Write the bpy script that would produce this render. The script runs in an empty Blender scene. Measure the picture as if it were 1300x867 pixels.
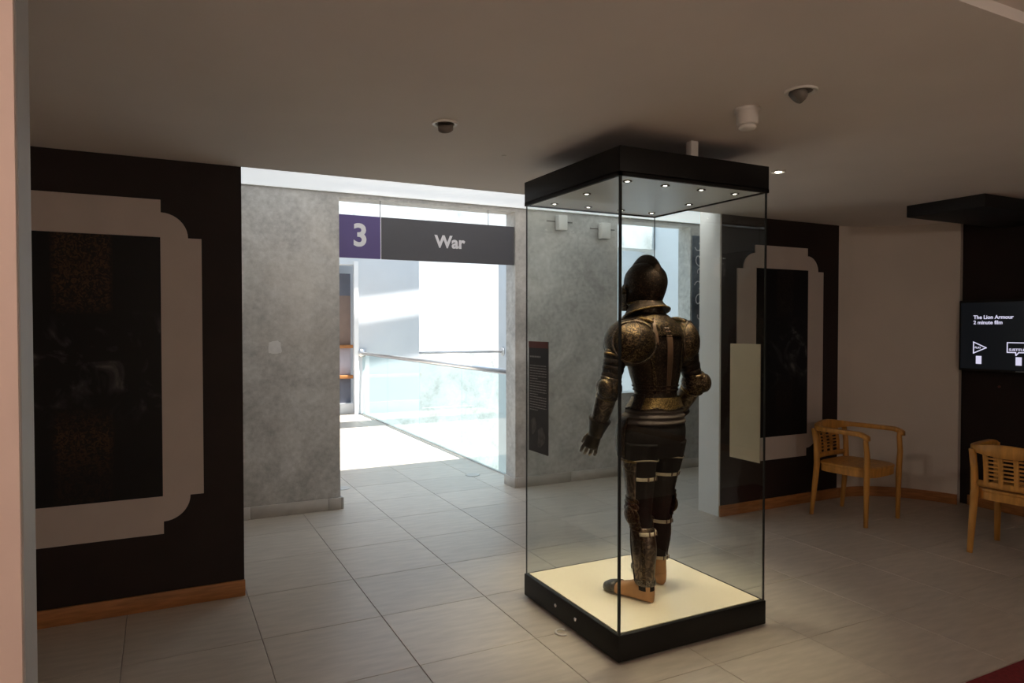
import bpy, bmesh, math, random
from mathutils import Vector, Matrix, noise
random.seed(7)
R = math.radians
S = bpy.context.scene
COL = S.collection

# ------------------------------------------------------------------ camera
cam_d = bpy.data.cameras.new('camera')
cam_d.sensor_width = 36.0
cam_d.lens = 878.7 / 1300 * 36.0
cam_d.clip_start = 0.05
cam = bpy.data.objects.new('camera', cam_d)
COL.objects.link(cam)
cam.location = (0, 0, 1.55)
cam.rotation_euler = (R(90 - 1.186), 0, R(-26.98))
S.camera = cam

# ------------------------------------------------------------------ sky, sun, exposure
world = bpy.data.worlds.new('sky')
S.world = world
world.use_nodes = True
wn = world.node_tree.nodes
wn['Background'].inputs[0].default_value = (0.62, 0.79, 1.0, 1)
wn['Background'].inputs[1].default_value = 2.05

sun_d = bpy.data.lights.new('sun', 'SUN')
sun_d.energy = 14.0
sun_d.angle = R(0.6)
sun_d.color = (1.0, 0.96, 0.90)
sun = bpy.data.objects.new('sun', sun_d)
COL.objects.link(sun)
sun.location = (3, 8, 12)
sun.rotation_euler = Vector((-0.05, 0.2, -1.0)).to_track_quat('-Z', 'Y').to_euler()

vs = S.view_settings
vs.view_transform = 'Standard'
vs.look = 'None'
vs.exposure = 0.28
vs.gamma = 1.0
vs.use_curve_mapping = False
S.cycles.transparent_max_bounces = 40
S.cycles.diffuse_bounces = 6
S.cycles.max_bounces = 14

# ------------------------------------------------------------------ materials
def mat(name, col, rough=0.6, metal=0.0, var=0.0, scale=8.0, bump=0.0, bscale=60.0, emit=None, estr=0.0, spec=0.5, rnd=0.0, stretch=None, coat=0.0):
    m = bpy.data.materials.new(name)
    m.use_nodes = True
    nt = m.node_tree
    N, L = nt.nodes, nt.links
    b = N['Principled BSDF']
    b.inputs['Roughness'].default_value = rough
    b.inputs['Metallic'].default_value = metal
    b.inputs['Specular IOR Level'].default_value = spec
    b.inputs['Coat Weight'].default_value = coat
    c4 = (*col, 1)
    b.inputs['Base Color'].default_value = c4
    tc = N.new('ShaderNodeTexCoord')
    src = tc.outputs['Object']
    if stretch:
        mp = N.new('ShaderNodeMapping')
        mp.inputs['Scale'].default_value = stretch
        L.new(src, mp.inputs['Vector'])
        src = mp.outputs['Vector']
    out = None
    if var > 0:
        n = N.new('ShaderNodeTexNoise')
        n.inputs['Scale'].default_value = scale
        n.inputs['Detail'].default_value = 6
        L.new(src, n.inputs['Vector'])
        r = N.new('ShaderNodeValToRGB')
        r.color_ramp.elements[0].position = 0.3
        r.color_ramp.elements[1].position = 0.7
        r.color_ramp.elements[0].color = (*[max(0, c * (1 - var)) for c in col], 1)
        r.color_ramp.elements[1].color = (*[min(1, c * (1 + var)) for c in col], 1)
        L.new(n.outputs['Fac'], r.inputs['Fac'])
        out = r.outputs['Color']
    if rnd > 0:
        oi = N.new('ShaderNodeObjectInfo')
        h = N.new('ShaderNodeHueSaturation')
        mr = N.new('ShaderNodeMapRange')
        mr.inputs['To Min'].default_value = 1 - rnd
        mr.inputs['To Max'].default_value = 1 + rnd
        L.new(oi.outputs['Random'], mr.inputs['Value'])
        L.new(mr.outputs['Result'], h.inputs['Value'])
        if out is None:
            h.inputs['Color'].default_value = c4
        else:
            L.new(out, h.inputs['Color'])
        out = h.outputs['Color']
    if out is not None:
        L.new(out, b.inputs['Base Color'])
    if bump > 0:
        n2 = N.new('ShaderNodeTexNoise')
        n2.inputs['Scale'].default_value = bscale
        n2.inputs['Detail'].default_value = 5
        L.new(src, n2.inputs['Vector'])
        bp = N.new('ShaderNodeBump')
        bp.inputs['Strength'].default_value = bump
        bp.inputs['Distance'].default_value = 0.01
        L.new(n2.outputs['Fac'], bp.inputs['Height'])
        L.new(bp.outputs['Normal'], b.inputs['Normal'])
    if emit:
        b.inputs['Emission Color'].default_value = (*emit, 1)
        b.inputs['Emission Strength'].default_value = estr
    return m

def glass_mat(name, tint, ior=1.5, rough=0.0):
    m = bpy.data.materials.new(name)
    m.use_nodes = True
    nt = m.node_tree
    N, L = nt.nodes, nt.links
    N.remove(N['Principled BSDF'])
    o = N['Material Output']
    t = N.new('ShaderNodeBsdfTransparent')
    t.inputs[0].default_value = (*tint, 1)
    g = N.new('ShaderNodeBsdfGlossy')
    g.inputs['Roughness'].default_value = rough
    f = N.new('ShaderNodeFresnel')
    f.inputs['IOR'].default_value = ior
    ge = N.new('ShaderNodeNewGeometry')
    sub = N.new('ShaderNodeMath'); sub.operation = 'SUBTRACT'
    sub.inputs[0].default_value = 1.0
    mul = N.new('ShaderNodeMath'); mul.operation = 'MULTIPLY'
    L.new(ge.outputs['Backfacing'], sub.inputs[1])
    L.new(f.outputs[0], mul.inputs[0])
    L.new(sub.outputs[0], mul.inputs[1])
    x = N.new('ShaderNodeMixShader')
    L.new(mul.outputs[0], x.inputs[0])
    L.new(t.outputs[0], x.inputs[1])
    L.new(g.outputs[0], x.inputs[2])
    L.new(x.outputs[0], o.inputs['Surface'])
    return m

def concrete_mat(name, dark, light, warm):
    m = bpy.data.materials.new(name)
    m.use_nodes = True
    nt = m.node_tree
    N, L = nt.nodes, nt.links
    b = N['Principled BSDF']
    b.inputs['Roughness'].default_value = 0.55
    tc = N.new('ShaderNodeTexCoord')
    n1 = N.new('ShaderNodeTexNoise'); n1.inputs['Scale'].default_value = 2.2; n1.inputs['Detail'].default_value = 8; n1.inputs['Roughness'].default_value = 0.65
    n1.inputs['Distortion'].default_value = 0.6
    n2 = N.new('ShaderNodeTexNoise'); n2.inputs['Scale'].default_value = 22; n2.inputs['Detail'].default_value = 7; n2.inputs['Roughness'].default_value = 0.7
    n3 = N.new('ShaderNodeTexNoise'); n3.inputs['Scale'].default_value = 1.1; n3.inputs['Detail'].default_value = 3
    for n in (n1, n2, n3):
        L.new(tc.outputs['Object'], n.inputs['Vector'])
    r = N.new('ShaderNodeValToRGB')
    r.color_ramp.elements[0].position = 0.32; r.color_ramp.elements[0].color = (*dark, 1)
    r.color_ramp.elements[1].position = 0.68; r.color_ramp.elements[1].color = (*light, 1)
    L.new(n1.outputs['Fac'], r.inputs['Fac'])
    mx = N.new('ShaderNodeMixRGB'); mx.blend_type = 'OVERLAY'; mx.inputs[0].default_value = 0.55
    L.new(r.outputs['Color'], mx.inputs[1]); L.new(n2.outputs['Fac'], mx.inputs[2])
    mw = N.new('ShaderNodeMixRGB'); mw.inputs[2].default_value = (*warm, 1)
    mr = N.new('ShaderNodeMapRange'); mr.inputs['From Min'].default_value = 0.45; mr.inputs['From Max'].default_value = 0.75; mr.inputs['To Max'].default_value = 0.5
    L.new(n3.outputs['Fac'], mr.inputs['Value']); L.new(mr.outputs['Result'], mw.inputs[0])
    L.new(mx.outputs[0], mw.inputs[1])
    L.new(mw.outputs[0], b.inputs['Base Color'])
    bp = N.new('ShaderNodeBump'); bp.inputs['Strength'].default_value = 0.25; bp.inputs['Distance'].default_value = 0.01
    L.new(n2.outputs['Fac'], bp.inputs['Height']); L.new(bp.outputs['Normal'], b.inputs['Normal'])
    return m

def etched_metal(name, dark, gold, thresh=0.5, scale=55, rough=0.36, gap=0.08):
    """dark russet steel with gilt etched foliage"""
    m = bpy.data.materials.new(name)
    m.use_nodes = True
    nt = m.node_tree
    N, L = nt.nodes, nt.links
    b = N['Principled BSDF']
    b.inputs['Metallic'].default_value = 0.9
    b.inputs['Roughness'].default_value = rough
    tc = N.new('ShaderNodeTexCoord')
    n1 = N.new('ShaderNodeTexNoise'); n1.inputs['Scale'].default_value = scale; n1.inputs['Detail'].default_value = 3; n1.inputs['Distortion'].default_value = 2.2
    n2 = N.new('ShaderNodeTexNoise'); n2.inputs['Scale'].default_value = 6; n2.inputs['Detail'].default_value = 3
    L.new(tc.outputs['Object'], n1.inputs['Vector']); L.new(tc.outputs['Object'], n2.inputs['Vector'])
    r = N.new('ShaderNodeValToRGB')
    r.color_ramp.elements[0].position = thresh; r.color_ramp.elements[0].color = (*dark, 1)
    r.color_ramp.elements[1].position = thresh + gap; r.color_ramp.elements[1].color = (*gold, 1)
    L.new(n1.outputs['Fac'], r.inputs['Fac'])
    h = N.new('ShaderNodeHueSaturation')
    mr = N.new('ShaderNodeMapRange'); mr.inputs['From Min'].default_value = 0.3; mr.inputs['From Max'].default_value = 0.7
    mr.inputs['To Min'].default_value = 0.55; mr.inputs['To Max'].default_value = 1.25
    L.new(n2.outputs['Fac'], mr.inputs['Value']); L.new(mr.outputs['Result'], h.inputs['Value'])
    L.new(r.outputs['Color'], h.inputs['Color']); L.new(h.outputs['Color'], b.inputs['Base Color'])
    bp = N.new('ShaderNodeBump'); bp.inputs['Strength'].default_value = 0.5; bp.inputs['Distance'].default_value = 0.004
    L.new(n1.outputs['Fac'], bp.inputs['Height']); L.new(bp.outputs['Normal'], b.inputs['Normal'])
    return m

def picture_mat(name, seed):
    """near-black photographic print: dim blurred highlights, a gilt etched band running down it"""
    m = bpy.data.materials.new(name)
    m.use_nodes = True
    nt = m.node_tree
    N, L = nt.nodes, nt.links
    b = N['Principled BSDF']
    b.inputs['Roughness'].default_value = 0.45
    b.inputs['Specular IOR Level'].default_value = 0.25
    tc = N.new('ShaderNodeTexCoord')
    mp = N.new('ShaderNodeMapping'); mp.inputs['Location'].default_value = (seed, seed * 2, seed * 3)
    L.new(tc.outputs['Object'], mp.inputs['Vector'])
    sx = N.new('ShaderNodeSeparateXYZ'); L.new(tc.outputs['Generated'], sx.inputs[0])
    n1 = N.new('ShaderNodeTexNoise'); n1.inputs['Scale'].default_value = 4.5; n1.inputs['Detail'].default_value = 4; n1.inputs['Distortion'].default_value = 1.8
    n2 = N.new('ShaderNodeTexNoise'); n2.inputs['Scale'].default_value = 38; n2.inputs['Detail'].default_value = 4; n2.inputs['Distortion'].default_value = 2.0
    L.new(mp.outputs[0], n1.inputs['Vector']); L.new(mp.outputs[0], n2.inputs['Vector'])
    def ramp(src, pts):
        r = N.new('ShaderNodeValToRGB')
        e = r.color_ramp.elements
        e[0].position, e[0].color = pts[0][0], (*pts[0][1], 1)
        e[1].position, e[1].color = pts[-1][0], (*pts[-1][1], 1)
        for p, c in pts[1:-1]:
            q = e.new(p); q.color = (*c, 1)
        L.new(src, r.inputs['Fac'])
        return r.outputs['Color']
    g = lambda v: (v, v, v)
    dim = ramp(n1.outputs['Fac'], [(0.52, (0.006, 0.006, 0.006)), (0.62, (0.03, 0.03, 0.033)), (0.75, (0.13, 0.12, 0.11))])
    mid = ramp(sx.outputs['Z'], [(0.28, g(0)), (0.42, g(1)), (0.62, g(1)), (0.72, g(0))])
    gold = ramp(n2.outputs['Fac'], [(0.46, (0.009, 0.007, 0.006)), (0.60, (0.07, 0.036, 0.015) if seed == 0 else (0.02, 0.017, 0.015))])
    band = ramp(sx.outputs['X'], [(0.36, g(0)), (0.40, g(1)), (0.68, g(1)), (0.72, g(0))])
    ends = ramp(sx.outputs['Z'], [(0.10, g(0.2)), (0.25, g(1)), (0.36, g(0)), (0.70, g(0)), (0.75, g(1)), (1.0, g(1))])
    mb = N.new('ShaderNodeMixRGB'); mb.blend_type = 'MULTIPLY'; mb.inputs[0].default_value = 1
    L.new(band, mb.inputs[1]); L.new(ends, mb.inputs[2])
    m1 = N.new('ShaderNodeMixRGB'); m1.inputs[1].default_value = (0.006, 0.006, 0.006, 1)
    L.new(mid, m1.inputs[0]); L.new(dim, m1.inputs[2])
    m2 = N.new('ShaderNodeMixRGB')
    L.new(mb.outputs[0], m2.inputs[0]); L.new(m1.outputs[0], m2.inputs[1]); L.new(gold, m2.inputs[2])
    L.new(m2.outputs[0], b.inputs['Base Color'])
    return m

M = {}
M['tile'] = mat('stone_tile', (0.53, 0.465, 0.39), 0.36, var=0.10, scale=5.0, bump=0.03, bscale=30, rnd=0.06, stretch=(1, 5, 1))
M['grout'] = mat('grout', (0.24, 0.22, 0.195), 0.9, var=0.2)
M['plaster'] = mat('ceiling_plaster', (0.70, 0.655, 0.62), 0.9, var=0.03, scale=2, bump=0.03, bscale=40)
M['white_paint'] = mat('white_paint', (0.86, 0.86, 0.86), 0.8, var=0.02, scale=3, bump=0.02)
M['atrium_paint'] = mat('sky_tinted_white_paint', (0.66, 0.69, 0.72), 0.8, var=0.02, scale=3, bump=0.02)  # blue of the sky light put into the white wall colour
M['cream_wall'] = mat('warm_white_paint', (0.66, 0.60, 0.54), 0.85, var=0.03, scale=2, bump=0.02)
M['dark_wall'] = mat('dark_brown_paint', (0.020, 0.012, 0.010), 0.6, var=0.15, scale=4, bump=0.02, spec=0.3)
M['frame_paint'] = mat('putty_panel_paint', (0.54, 0.475, 0.44), 0.75, var=0.04, scale=4)
M['wood'] = mat('orange_wood', (0.40, 0.17, 0.055), 0.45, var=0.25, scale=7, stretch=(1, 1, 9), bump=0.05, bscale=50)
M['chair_wood'] = mat('honey_wood', (0.56, 0.27, 0.055), 0.4, var=0.22, scale=6, stretch=(6, 6, 1), bump=0.03)
M['jamb_lamplit'] = mat('jamb_lamplit_paint', (0.72, 0.58, 0.52), 0.7, var=0.02)  # pink of the warm lamplight on this face put into the jamb colour
M['jamb_daylit'] = mat('jamb_daylit_paint', (0.42, 0.42, 0.42), 0.5, var=0.04)  # side face of the same jamb, daylight grey put into its colour
M['concrete'] = concrete_mat('cast_concrete', (0.37, 0.36, 0.34), (0.64, 0.63, 0.60), (0.54, 0.48, 0.40))
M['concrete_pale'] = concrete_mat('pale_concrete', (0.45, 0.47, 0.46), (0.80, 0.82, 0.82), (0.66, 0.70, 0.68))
M['patch'] = mat('plaster_patch', (0.72, 0.71, 0.69), 0.7, var=0.06, scale=20)
M['stone'] = mat('skirting_stone', (0.50, 0.47, 0.43), 0.5, var=0.10, scale=8, bump=0.03, rnd=0.04)
M['black'] = mat('black_case_paint', (0.008, 0.0075, 0.007), 0.5, var=0.1, bump=0.01, spec=0.25)
M['black_matt'] = mat('matt_black', (0.006, 0.006, 0.006), 0.7, var=0.1)
M['soffit'] = mat('case_soffit', (0.74, 0.77, 0.78), 0.3, var=0.02)
M['plate'] = mat('cream_plinth_plate', (0.86, 0.76, 0.56), 0.35, var=0.02)
M['case_glass'] = glass_mat('case_glass', (0.965, 0.985, 0.98), 1.55)
M['bal_glass'] = glass_mat('balustrade_glass', (0.90, 0.98, 0.98), 1.5)
M['seam'] = mat('glass_seam', (0.015, 0.018, 0.018), 0.3)
M['steel'] = mat('brushed_steel', (0.55, 0.55, 0.56), 0.3, metal=0.9, var=0.05)
M['chrome'] = mat('chrome', (0.8, 0.8, 0.8), 0.15, metal=1.0)
M['purple'] = mat('purple_vinyl', (0.085, 0.055, 0.20), 0.5, var=0.02)
M['sign_grey'] = mat('charcoal_vinyl', (0.065, 0.062, 0.072), 0.5, var=0.02)
M['letter'] = mat('lettering_vinyl', (0.74, 0.72, 0.75), 0.6)
M['label_black'] = mat('label_black', (0.03, 0.03, 0.032), 0.5, var=0.1)
M['label_red'] = mat('label_red', (0.17, 0.045, 0.035), 0.5)
M['label_text'] = mat('label_text', (0.32, 0.32, 0.32), 0.5)
M['label_pic'] = mat('label_picture', (0.085, 0.08, 0.078), 0.5, var=0.5, scale=30)
M['label_tan'] = mat('label_back', (0.60, 0.52, 0.43), 0.7, var=0.03)
M['picture_a'] = picture_mat('dark_print_a', 0.0)
M['picture_b'] = picture_mat('dark_print_b', 3.7)
M['white_plastic'] = mat('white_plastic', (0.72, 0.70, 0.66), 0.35, var=0.02)
M['fixture_dark'] = mat('fixture_inner', (0.16, 0.14, 0.12), 0.5)
M['lamp_on'] = mat('lamp_lens', (0.9, 0.9, 0.9), 0.3, emit=(1.0, 0.9, 0.75), estr=14.0)
M['led_on'] = mat('led_lens', (0.9, 0.9, 0.9), 0.3, emit=(1.0, 0.93, 0.82), estr=10.0)
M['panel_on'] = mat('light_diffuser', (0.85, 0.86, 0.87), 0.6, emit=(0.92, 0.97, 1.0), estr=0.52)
M['screen'] = mat('screen', (0.008, 0.009, 0.011), 0.25, emit=(0.5, 0.6, 0.75), estr=0.006)
M['screen_text'] = mat('screen_text', (0.1, 0.1, 0.12), 0.4, emit=(0.72, 0.70, 0.90), estr=0.75)
M['red_mat'] = mat('red_carpet', (0.20, 0.014, 0.016), 0.95, var=0.2, scale=60, bump=0.3, bscale=300)
M['banner'] = concrete_mat('banner_print', (0.05, 0.06, 0.08), (0.22, 0.25, 0.29), (0.10, 0.12, 0.15))
M['backdrop_brown'] = mat('brown_board', (0.24, 0.17, 0.14), 0.7, var=0.06)
M['backdrop_lilac'] = mat('lilac_board', (0.42, 0.40, 0.46), 0.7, var=0.03)
M['backdrop_grey'] = mat('slate_board', (0.13, 0.14, 0.18), 0.7, var=0.05)
# armour
M['arm_dark'] = etched_metal('russet_etched_steel', (0.028, 0.018, 0.012), (0.125, 0.082, 0.040), 0.50, 55, 0.42, 0.07)
M['arm_plain'] = etched_metal('russet_steel', (0.030, 0.020, 0.015), (0.095, 0.062, 0.036), 0.50, 55, 0.46, 0.2)
M['arm_gold'] = etched_metal('gilt_trim', (0.085, 0.052, 0.02), (0.31, 0.20, 0.075), 0.42, 80, 0.36, 0.2)
M['arm_bright'] = etched_metal('burnished_steel', (0.07, 0.05, 0.038), (0.24, 0.18, 0.12), 0.45, 25, 0.3, 0.25)
M['mail'] = etched_metal('mail_rings', (0.03, 0.025, 0.02), (0.25, 0.22, 0.18), 0.5, 160, 0.4, 0.05)
M['cloth_black'] = mat('black_cloth', (0.012, 0.010, 0.009), 0.95, var=0.3, scale=30, bump=0.2, bscale=120, spec=0.15)
M['cloth_brown'] = mat('brown_sash', (0.048, 0.033, 0.025), 0.85, var=0.25, scale=20, bump=0.2)
M['strap_cream'] = mat('cream_strap', (0.50, 0.42, 0.29), 0.7, var=0.15, scale=40)
M['tan_leather'] = mat('tan_leather', (0.46, 0.235, 0.095), 0.65, var=0.15, scale=15, bump=0.1)
M['brown_leather'] = mat('brown_leather', (0.09, 0.045, 0.022), 0.55, var=0.2, scale=20)

# ------------------------------------------------------------------ mesh helpers
class MB:
    """collects geometry for one mesh"""
    def __init__(s):
        s.v, s.f, s.sm = [], [], []
    def add(s, v, f, smooth=False):
        o = len(s.v)
        s.v += [tuple(p) for p in v]
        s.f += [tuple(i + o for i in q) for q in f]
        s.sm += [smooth] * len(f)
        return s
    def box(s, x0, x1, y0, y1, z0, z1):
        v = [(x, y, z) for z in (z0, z1) for y in (y0, y1) for x in (x0, x1)]
        f = [(0, 2, 3, 1), (4, 5, 7, 6), (0, 1, 5, 4), (2, 6, 7, 3), (0, 4, 6, 2), (1, 3, 7, 5)]
        return s.add(v, f)
    def bev(s, x0, x1, y0, y1, z0, z1, b=0.004, seg=2):
        bm = bmesh.new()
        bmesh.ops.create_cube(bm, size=1)
        for p in bm.verts:
            p.co = Vector(((x0 + x1) / 2 + p.co.x * (x1 - x0), (y0 + y1) / 2 + p.co.y * (y1 - y0), (z0 + z1) / 2 + p.co.z * (z1 - z0)))
        bmesh.ops.bevel(bm, geom=list(bm.edges), offset=b, segments=seg, affect='EDGES', profile=0.5)
        bm.verts.index_update()
        s.add([p.co for p in bm.verts], [[q.index for q in f.verts] for f in bm.faces], True)
        bm.free()
        return s
    def prism(s, poly, y0, y1, axis='y'):
        """poly = (a, b) outline extruded along axis"""
        n = len(poly)
        def P(a, b, c):
            return {'y': (a, c, b), 'z': (a, b, c), 'x': (c, a, b)}[axis]
        v = [P(a, b, y0) for a, b in poly] + [P(a, b, y1) for a, b in poly]
        f = [tuple(range(n)), tuple(reversed(range(n, 2 * n)))]
        f += [(i, i + n, (i + 1) % n + n, (i + 1) % n) for i in range(n)]
        return s.add(v, f)
    def rings(s, rs, closed=True, cap0=True, cap1=True, smooth=True):
        """rs = list of rings (equal-length point lists)"""
        n = len(rs[0])
        v = [p for r in rs for p in r]
        f = []
        m = n if closed else n - 1
        for k in range(len(rs) - 1):
            for i in range(m):
                a, b = k * n + i, k * n + (i + 1) % n
                f.append((a, b, b + n, a + n))
        if closed and cap0:
            f.append(tuple(reversed(range(n))))
        if closed and cap1:
            f.append(tuple(range((len(rs) - 1) * n, len(rs) * n)))
        return s.add(v, f, smooth)
    def tube(s, pts, rad, n=12, flat=1.0, cap=True, up=(0, 0, 1)):
        """tube along points; rad = number or list; flat scales the second cross axis"""
        pts = [Vector(p) for p in pts]
        if not isinstance(rad, (list, tuple)):
            rad = [rad] * len(pts)
        rs, prev = [], None
        for i, p in enumerate(pts):
            t = (pts[min(i + 1, len(pts) - 1)] - pts[max(i - 1, 0)])
            if t.length < 1e-9:
                t = Vector((0, 0, 1))
            t.normalize()
            if prev is None:
                u = Vector(up)
                if abs(u.dot(t)) > 0.95:
                    u = Vector((1, 0, 0))
                a = (u - t * u.dot(t)).normalized()
            else:
                a = (prev - t * prev.dot(t)).normalized()
            prev = a
            b = t.cross(a)
            rs.append([p + a * (rad[i] * math.cos(2 * math.pi * k / n)) + b * (rad[i] * flat * math.sin(2 * math.pi * k / n)) for k in range(n)])
        return s.rings(rs, True, cap, cap)
    def loop(s, pts, r, n=8):
        """closed tube"""
        pts = [Vector(p) for p in pts]
        m = len(pts)
        c = sum(pts, Vector()) / m
        rs = []
        for i, p in enumerate(pts):
            t = (pts[(i + 1) % m] - pts[i - 1]).normalized()
            a = (p - c); a = (a - t * a.dot(t)).normalized()
            b = t.cross(a)
            rs.append([p + a * (r * math.cos(2 * math.pi * k / n)) + b * (r * math.sin(2 * math.pi * k / n)) for k in range(n)])
        rs.append(rs[0])
        return s.rings(rs, True, False, False)
    def lathe(s, prof, c=(0, 0, 0), n=24, smooth=True):
        rs = [[(c[0] + max(r, 1e-4) * math.cos(2 * math.pi * k / n), c[1] + max(r, 1e-4) * math.sin(2 * math.pi * k / n), c[2] + z) for k in range(n)] for r, z in prof]
        return s.rings(rs, True, True, True, smooth)
    def build(s, name, m, parent=None, local=False):
        me = bpy.data.meshes.new(name)
        v = s.v
        if parent is not None and not local:
            o = parent.get('_o', None)
            ox, oy, oz = (o[0], o[1], o[2]) if o is not None else (0, 0, 0)
            v = [(a - ox, b - oy, c - oz) for a, b, c in v]
        me.from_pydata(v, [], s.f)
        me.polygons.foreach_set('use_smooth', s.sm)
        bm = bmesh.new(); bm.from_mesh(me)
        bmesh.ops.recalc_face_normals(bm, faces=bm.faces)
        bm.to_mesh(me); bm.free()
        me.update()
        me.materials.append(M[m] if isinstance(m, str) else m)
        ob = bpy.data.objects.new(name, me)
        COL.objects.link(ob)
        if parent is not None:
            ob.parent = parent
            if '_o' in parent.keys():
                ob['_o'] = parent['_o']
        return ob

def tag(o, label=None, cat=None, group=None, kind=None):
    if label: o['label'] = label
    if cat: o['category'] = cat
    if group: o['group'] = group
    if kind: o['kind'] = kind
    return o

def thing(name, loc, label, cat, group=None, rz=0.0, local=False):
    o = bpy.data.objects.new(name, None)
    COL.objects.link(o)
    o.location = loc
    o.rotation_euler = (0, 0, rz)
    o.empty_display_size = 0.1
    o['_o'] = (0.0, 0.0, 0.0) if local else tuple(loc)
    return tag(o, label, cat, group)

def text_obj(name, txt, size, m, parent, origin, ax, ay, depth=0.0008, bold=0.0, align='CENTER'):
    """lettering: real letter shapes set in the plane spanned by ax, ay (parent has no rotation)"""
    cu = bpy.data.curves.new(name, 'FONT')
    cu.body = txt
    cu.size = size
    cu.align_x = align
    cu.align_y = 'CENTER'
    cu.extrude = depth
    cu.offset = bold
    cu.resolution_u = 4
    tmp = bpy.data.objects.new(name + '_tmp', cu)
    COL.objects.link(tmp)
    dg = bpy.context.evaluated_depsgraph_get()
    me = bpy.data.meshes.new_from_object(tmp.evaluated_get(dg))
    bpy.data.objects.remove(tmp)
    ax, ay = Vector(ax), Vector(ay)
    az = ax.cross(ay)
    mt = Matrix((ax, ay, az)).transposed().to_4x4()
    mt.translation = Vector(origin) - Vector(parent['_o'])
    me.transform(mt)
    me.materials.clear()
    me.materials.append(M[m])
    ob = bpy.data.objects.new(name, me)
    COL.objects.link(ob)
    ob.parent = parent
    return ob

def struct(mb, name, m, label=None):
    o = mb.build(name, m)
    o['kind'] = 'structure'
    if label: o['label'] = label
    o['_o'] = (0.0, 0.0, 0.0)
    return o

# ------------------------------------------------------------------ the setting
CZ = 2.467      # room ceiling
UZ = 2.70       # ceiling of the passage behind the dark walls
Y1, Y2, Y3, Y4 = 4.25, 5.92, 12.25, 14.2
XA0, XA1 = 0.9, 8.0

# floor: a slab of grout with stone tiles set proud of it
floor = struct(MB().box(-3, 8, -3.5, 6.12, -0.3, -0.004).box(XA0, 3.25, 6.12, 12.25, -0.3, -0.004), 'floor', 'grout', 'pale stone tiled floor')
TS, GX, GY = 0.609, 0.439, 3.601
tile_me = None
rest = MB()
def tile_box(mb, x0, x1, y0, y1):
    e = 0.0012
    x0 += e; x1 -= e; y0 += e; y1 -= e
    b = 0.002
    v = [(x0, y0, -0.006), (x1, y0, -0.006), (x1, y1, -0.006), (x0, y1, -0.006), (x0, y0, -b), (x1, y0, -b), (x1, y1, -b), (x0, y1, -b),
         (x0 + b, y0 + b, 0), (x1 - b, y0 + b, 0), (x1 - b, y1 - b, 0), (x0 + b, y1 - b, 0)]
    f = [(8, 9, 10, 11)]
    for k in (0, 4):
        for i in range(4):
            j = (i + 1) % 4
            f.append((k + i, k + j, k + 4 + j, k + 4 + i))
    mb.add(v, f)
for i in range(-6, 13):
    for j in range(-12, 15):
        x0, y0 = GX + i * TS, GY + j * TS
        x1, y1 = x0 + TS, y0 + TS
        lo, hi = (-3, 8) if y0 + TS / 2 < 6.12 else (XA0, 3.25)
        if x1 < lo or x0 > hi or y1 > 12.27 or y0 < -3.5:
            continue
        cx0, cx1 = max(x0, lo), min(x1, hi)
        if cx1 - cx0 < 0.03:
            continue
        vis = y1 > 1.4 and not (y0 > 4.49 and y1 < 6.0 and (x1 < 0.3 or x0 > 6)) and x1 > -0.8 and x0 < 6.3
        if not vis:
            tile_box(rest, cx0, cx1, y0, y1)
            continue
        if cx1 - cx0 > TS - 0.001:
            if tile_me is None:
                t = MB(); tile_box(t, -TS / 2, TS / 2, -TS / 2, TS / 2)
                o = t.build('tile', 'tile', floor)
                tile_me = o.data
            else:
                o = bpy.data.objects.new('tile', tile_me)
                COL.objects.link(o); o.parent = floor
            o.location = (x0 + TS / 2, y0 + TS / 2, random.uniform(-0.0006, 0.0))
        else:
            t = MB(); tile_box(t, cx0, cx1, y0, y1)
            t.build('tile', 'tile', floor)
tag(rest.build('tile_field', 'tile', floor), kind='stuff')

# ceilings
struct(MB().box(-3, 6.6, 1.18, Y1, CZ, 2.95).box(-3, 1.95, -3.5, 1.18, CZ, 2.95).box(1.95, 6.6, -3.5, 1.18, CZ + 0.035, 2.95), 'ceiling', 'plaster', 'plain plaster ceiling of the dim room')
struct(MB().box(-3, 8, Y1, 6.12, UZ, 2.95), 'ceiling_passage', 'white_paint', 'raised white ceiling of the passage')

# dark walls with stepped-corner panels
struct(MB().box(-3, 0.424, Y1, Y1 + 0.24, 0, UZ), 'wall_left', 'dark_wall', 'dark brown wall on the left')
wr = struct(MB().box(4.075, 5.62, Y1, Y1 + 0.24, 0, UZ), 'wall_right', 'dark_wall', 'dark brown wall behind the glass case')
struct(MB().box(4.06, 4.075, Y1 + 0.002, Y1 + 0.24, 0, UZ), 'trim_1', 'white_paint', 'white end of the dark wall')
struct(MB().bev(-3, 0.428, Y1 - 0.016, Y1, 0, 0.092, 0.003), 'baseboard_left', 'wood', 'orange wood skirting under left dark wall')
struct(MB().bev(4.06, 5.5, Y1 - 0.016, Y1, 0, 0.09, 0.003), 'baseboard_right', 'wood', 'orange wood skirting under right dark wall')
# room shell behind the camera
struct(MB().box(-3.2, -3, -3.5, 6.12, -0.3, 2.95), 'wall_far_left', 'cream_wall')
struct(MB().box(-3, 6.6, -3.7, -3.5, 0, 2.95), 'wall_front', 'cream_wall')
struct(MB().box(8, 8.2, 4.25, 6.12, 0, 2.95), 'wall_passage_end', 'white_paint')
struct(MB().box(6.6, 8.0, 4.25, 4.49, 0, UZ), 'wall_passage_side', 'white_paint')

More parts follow.
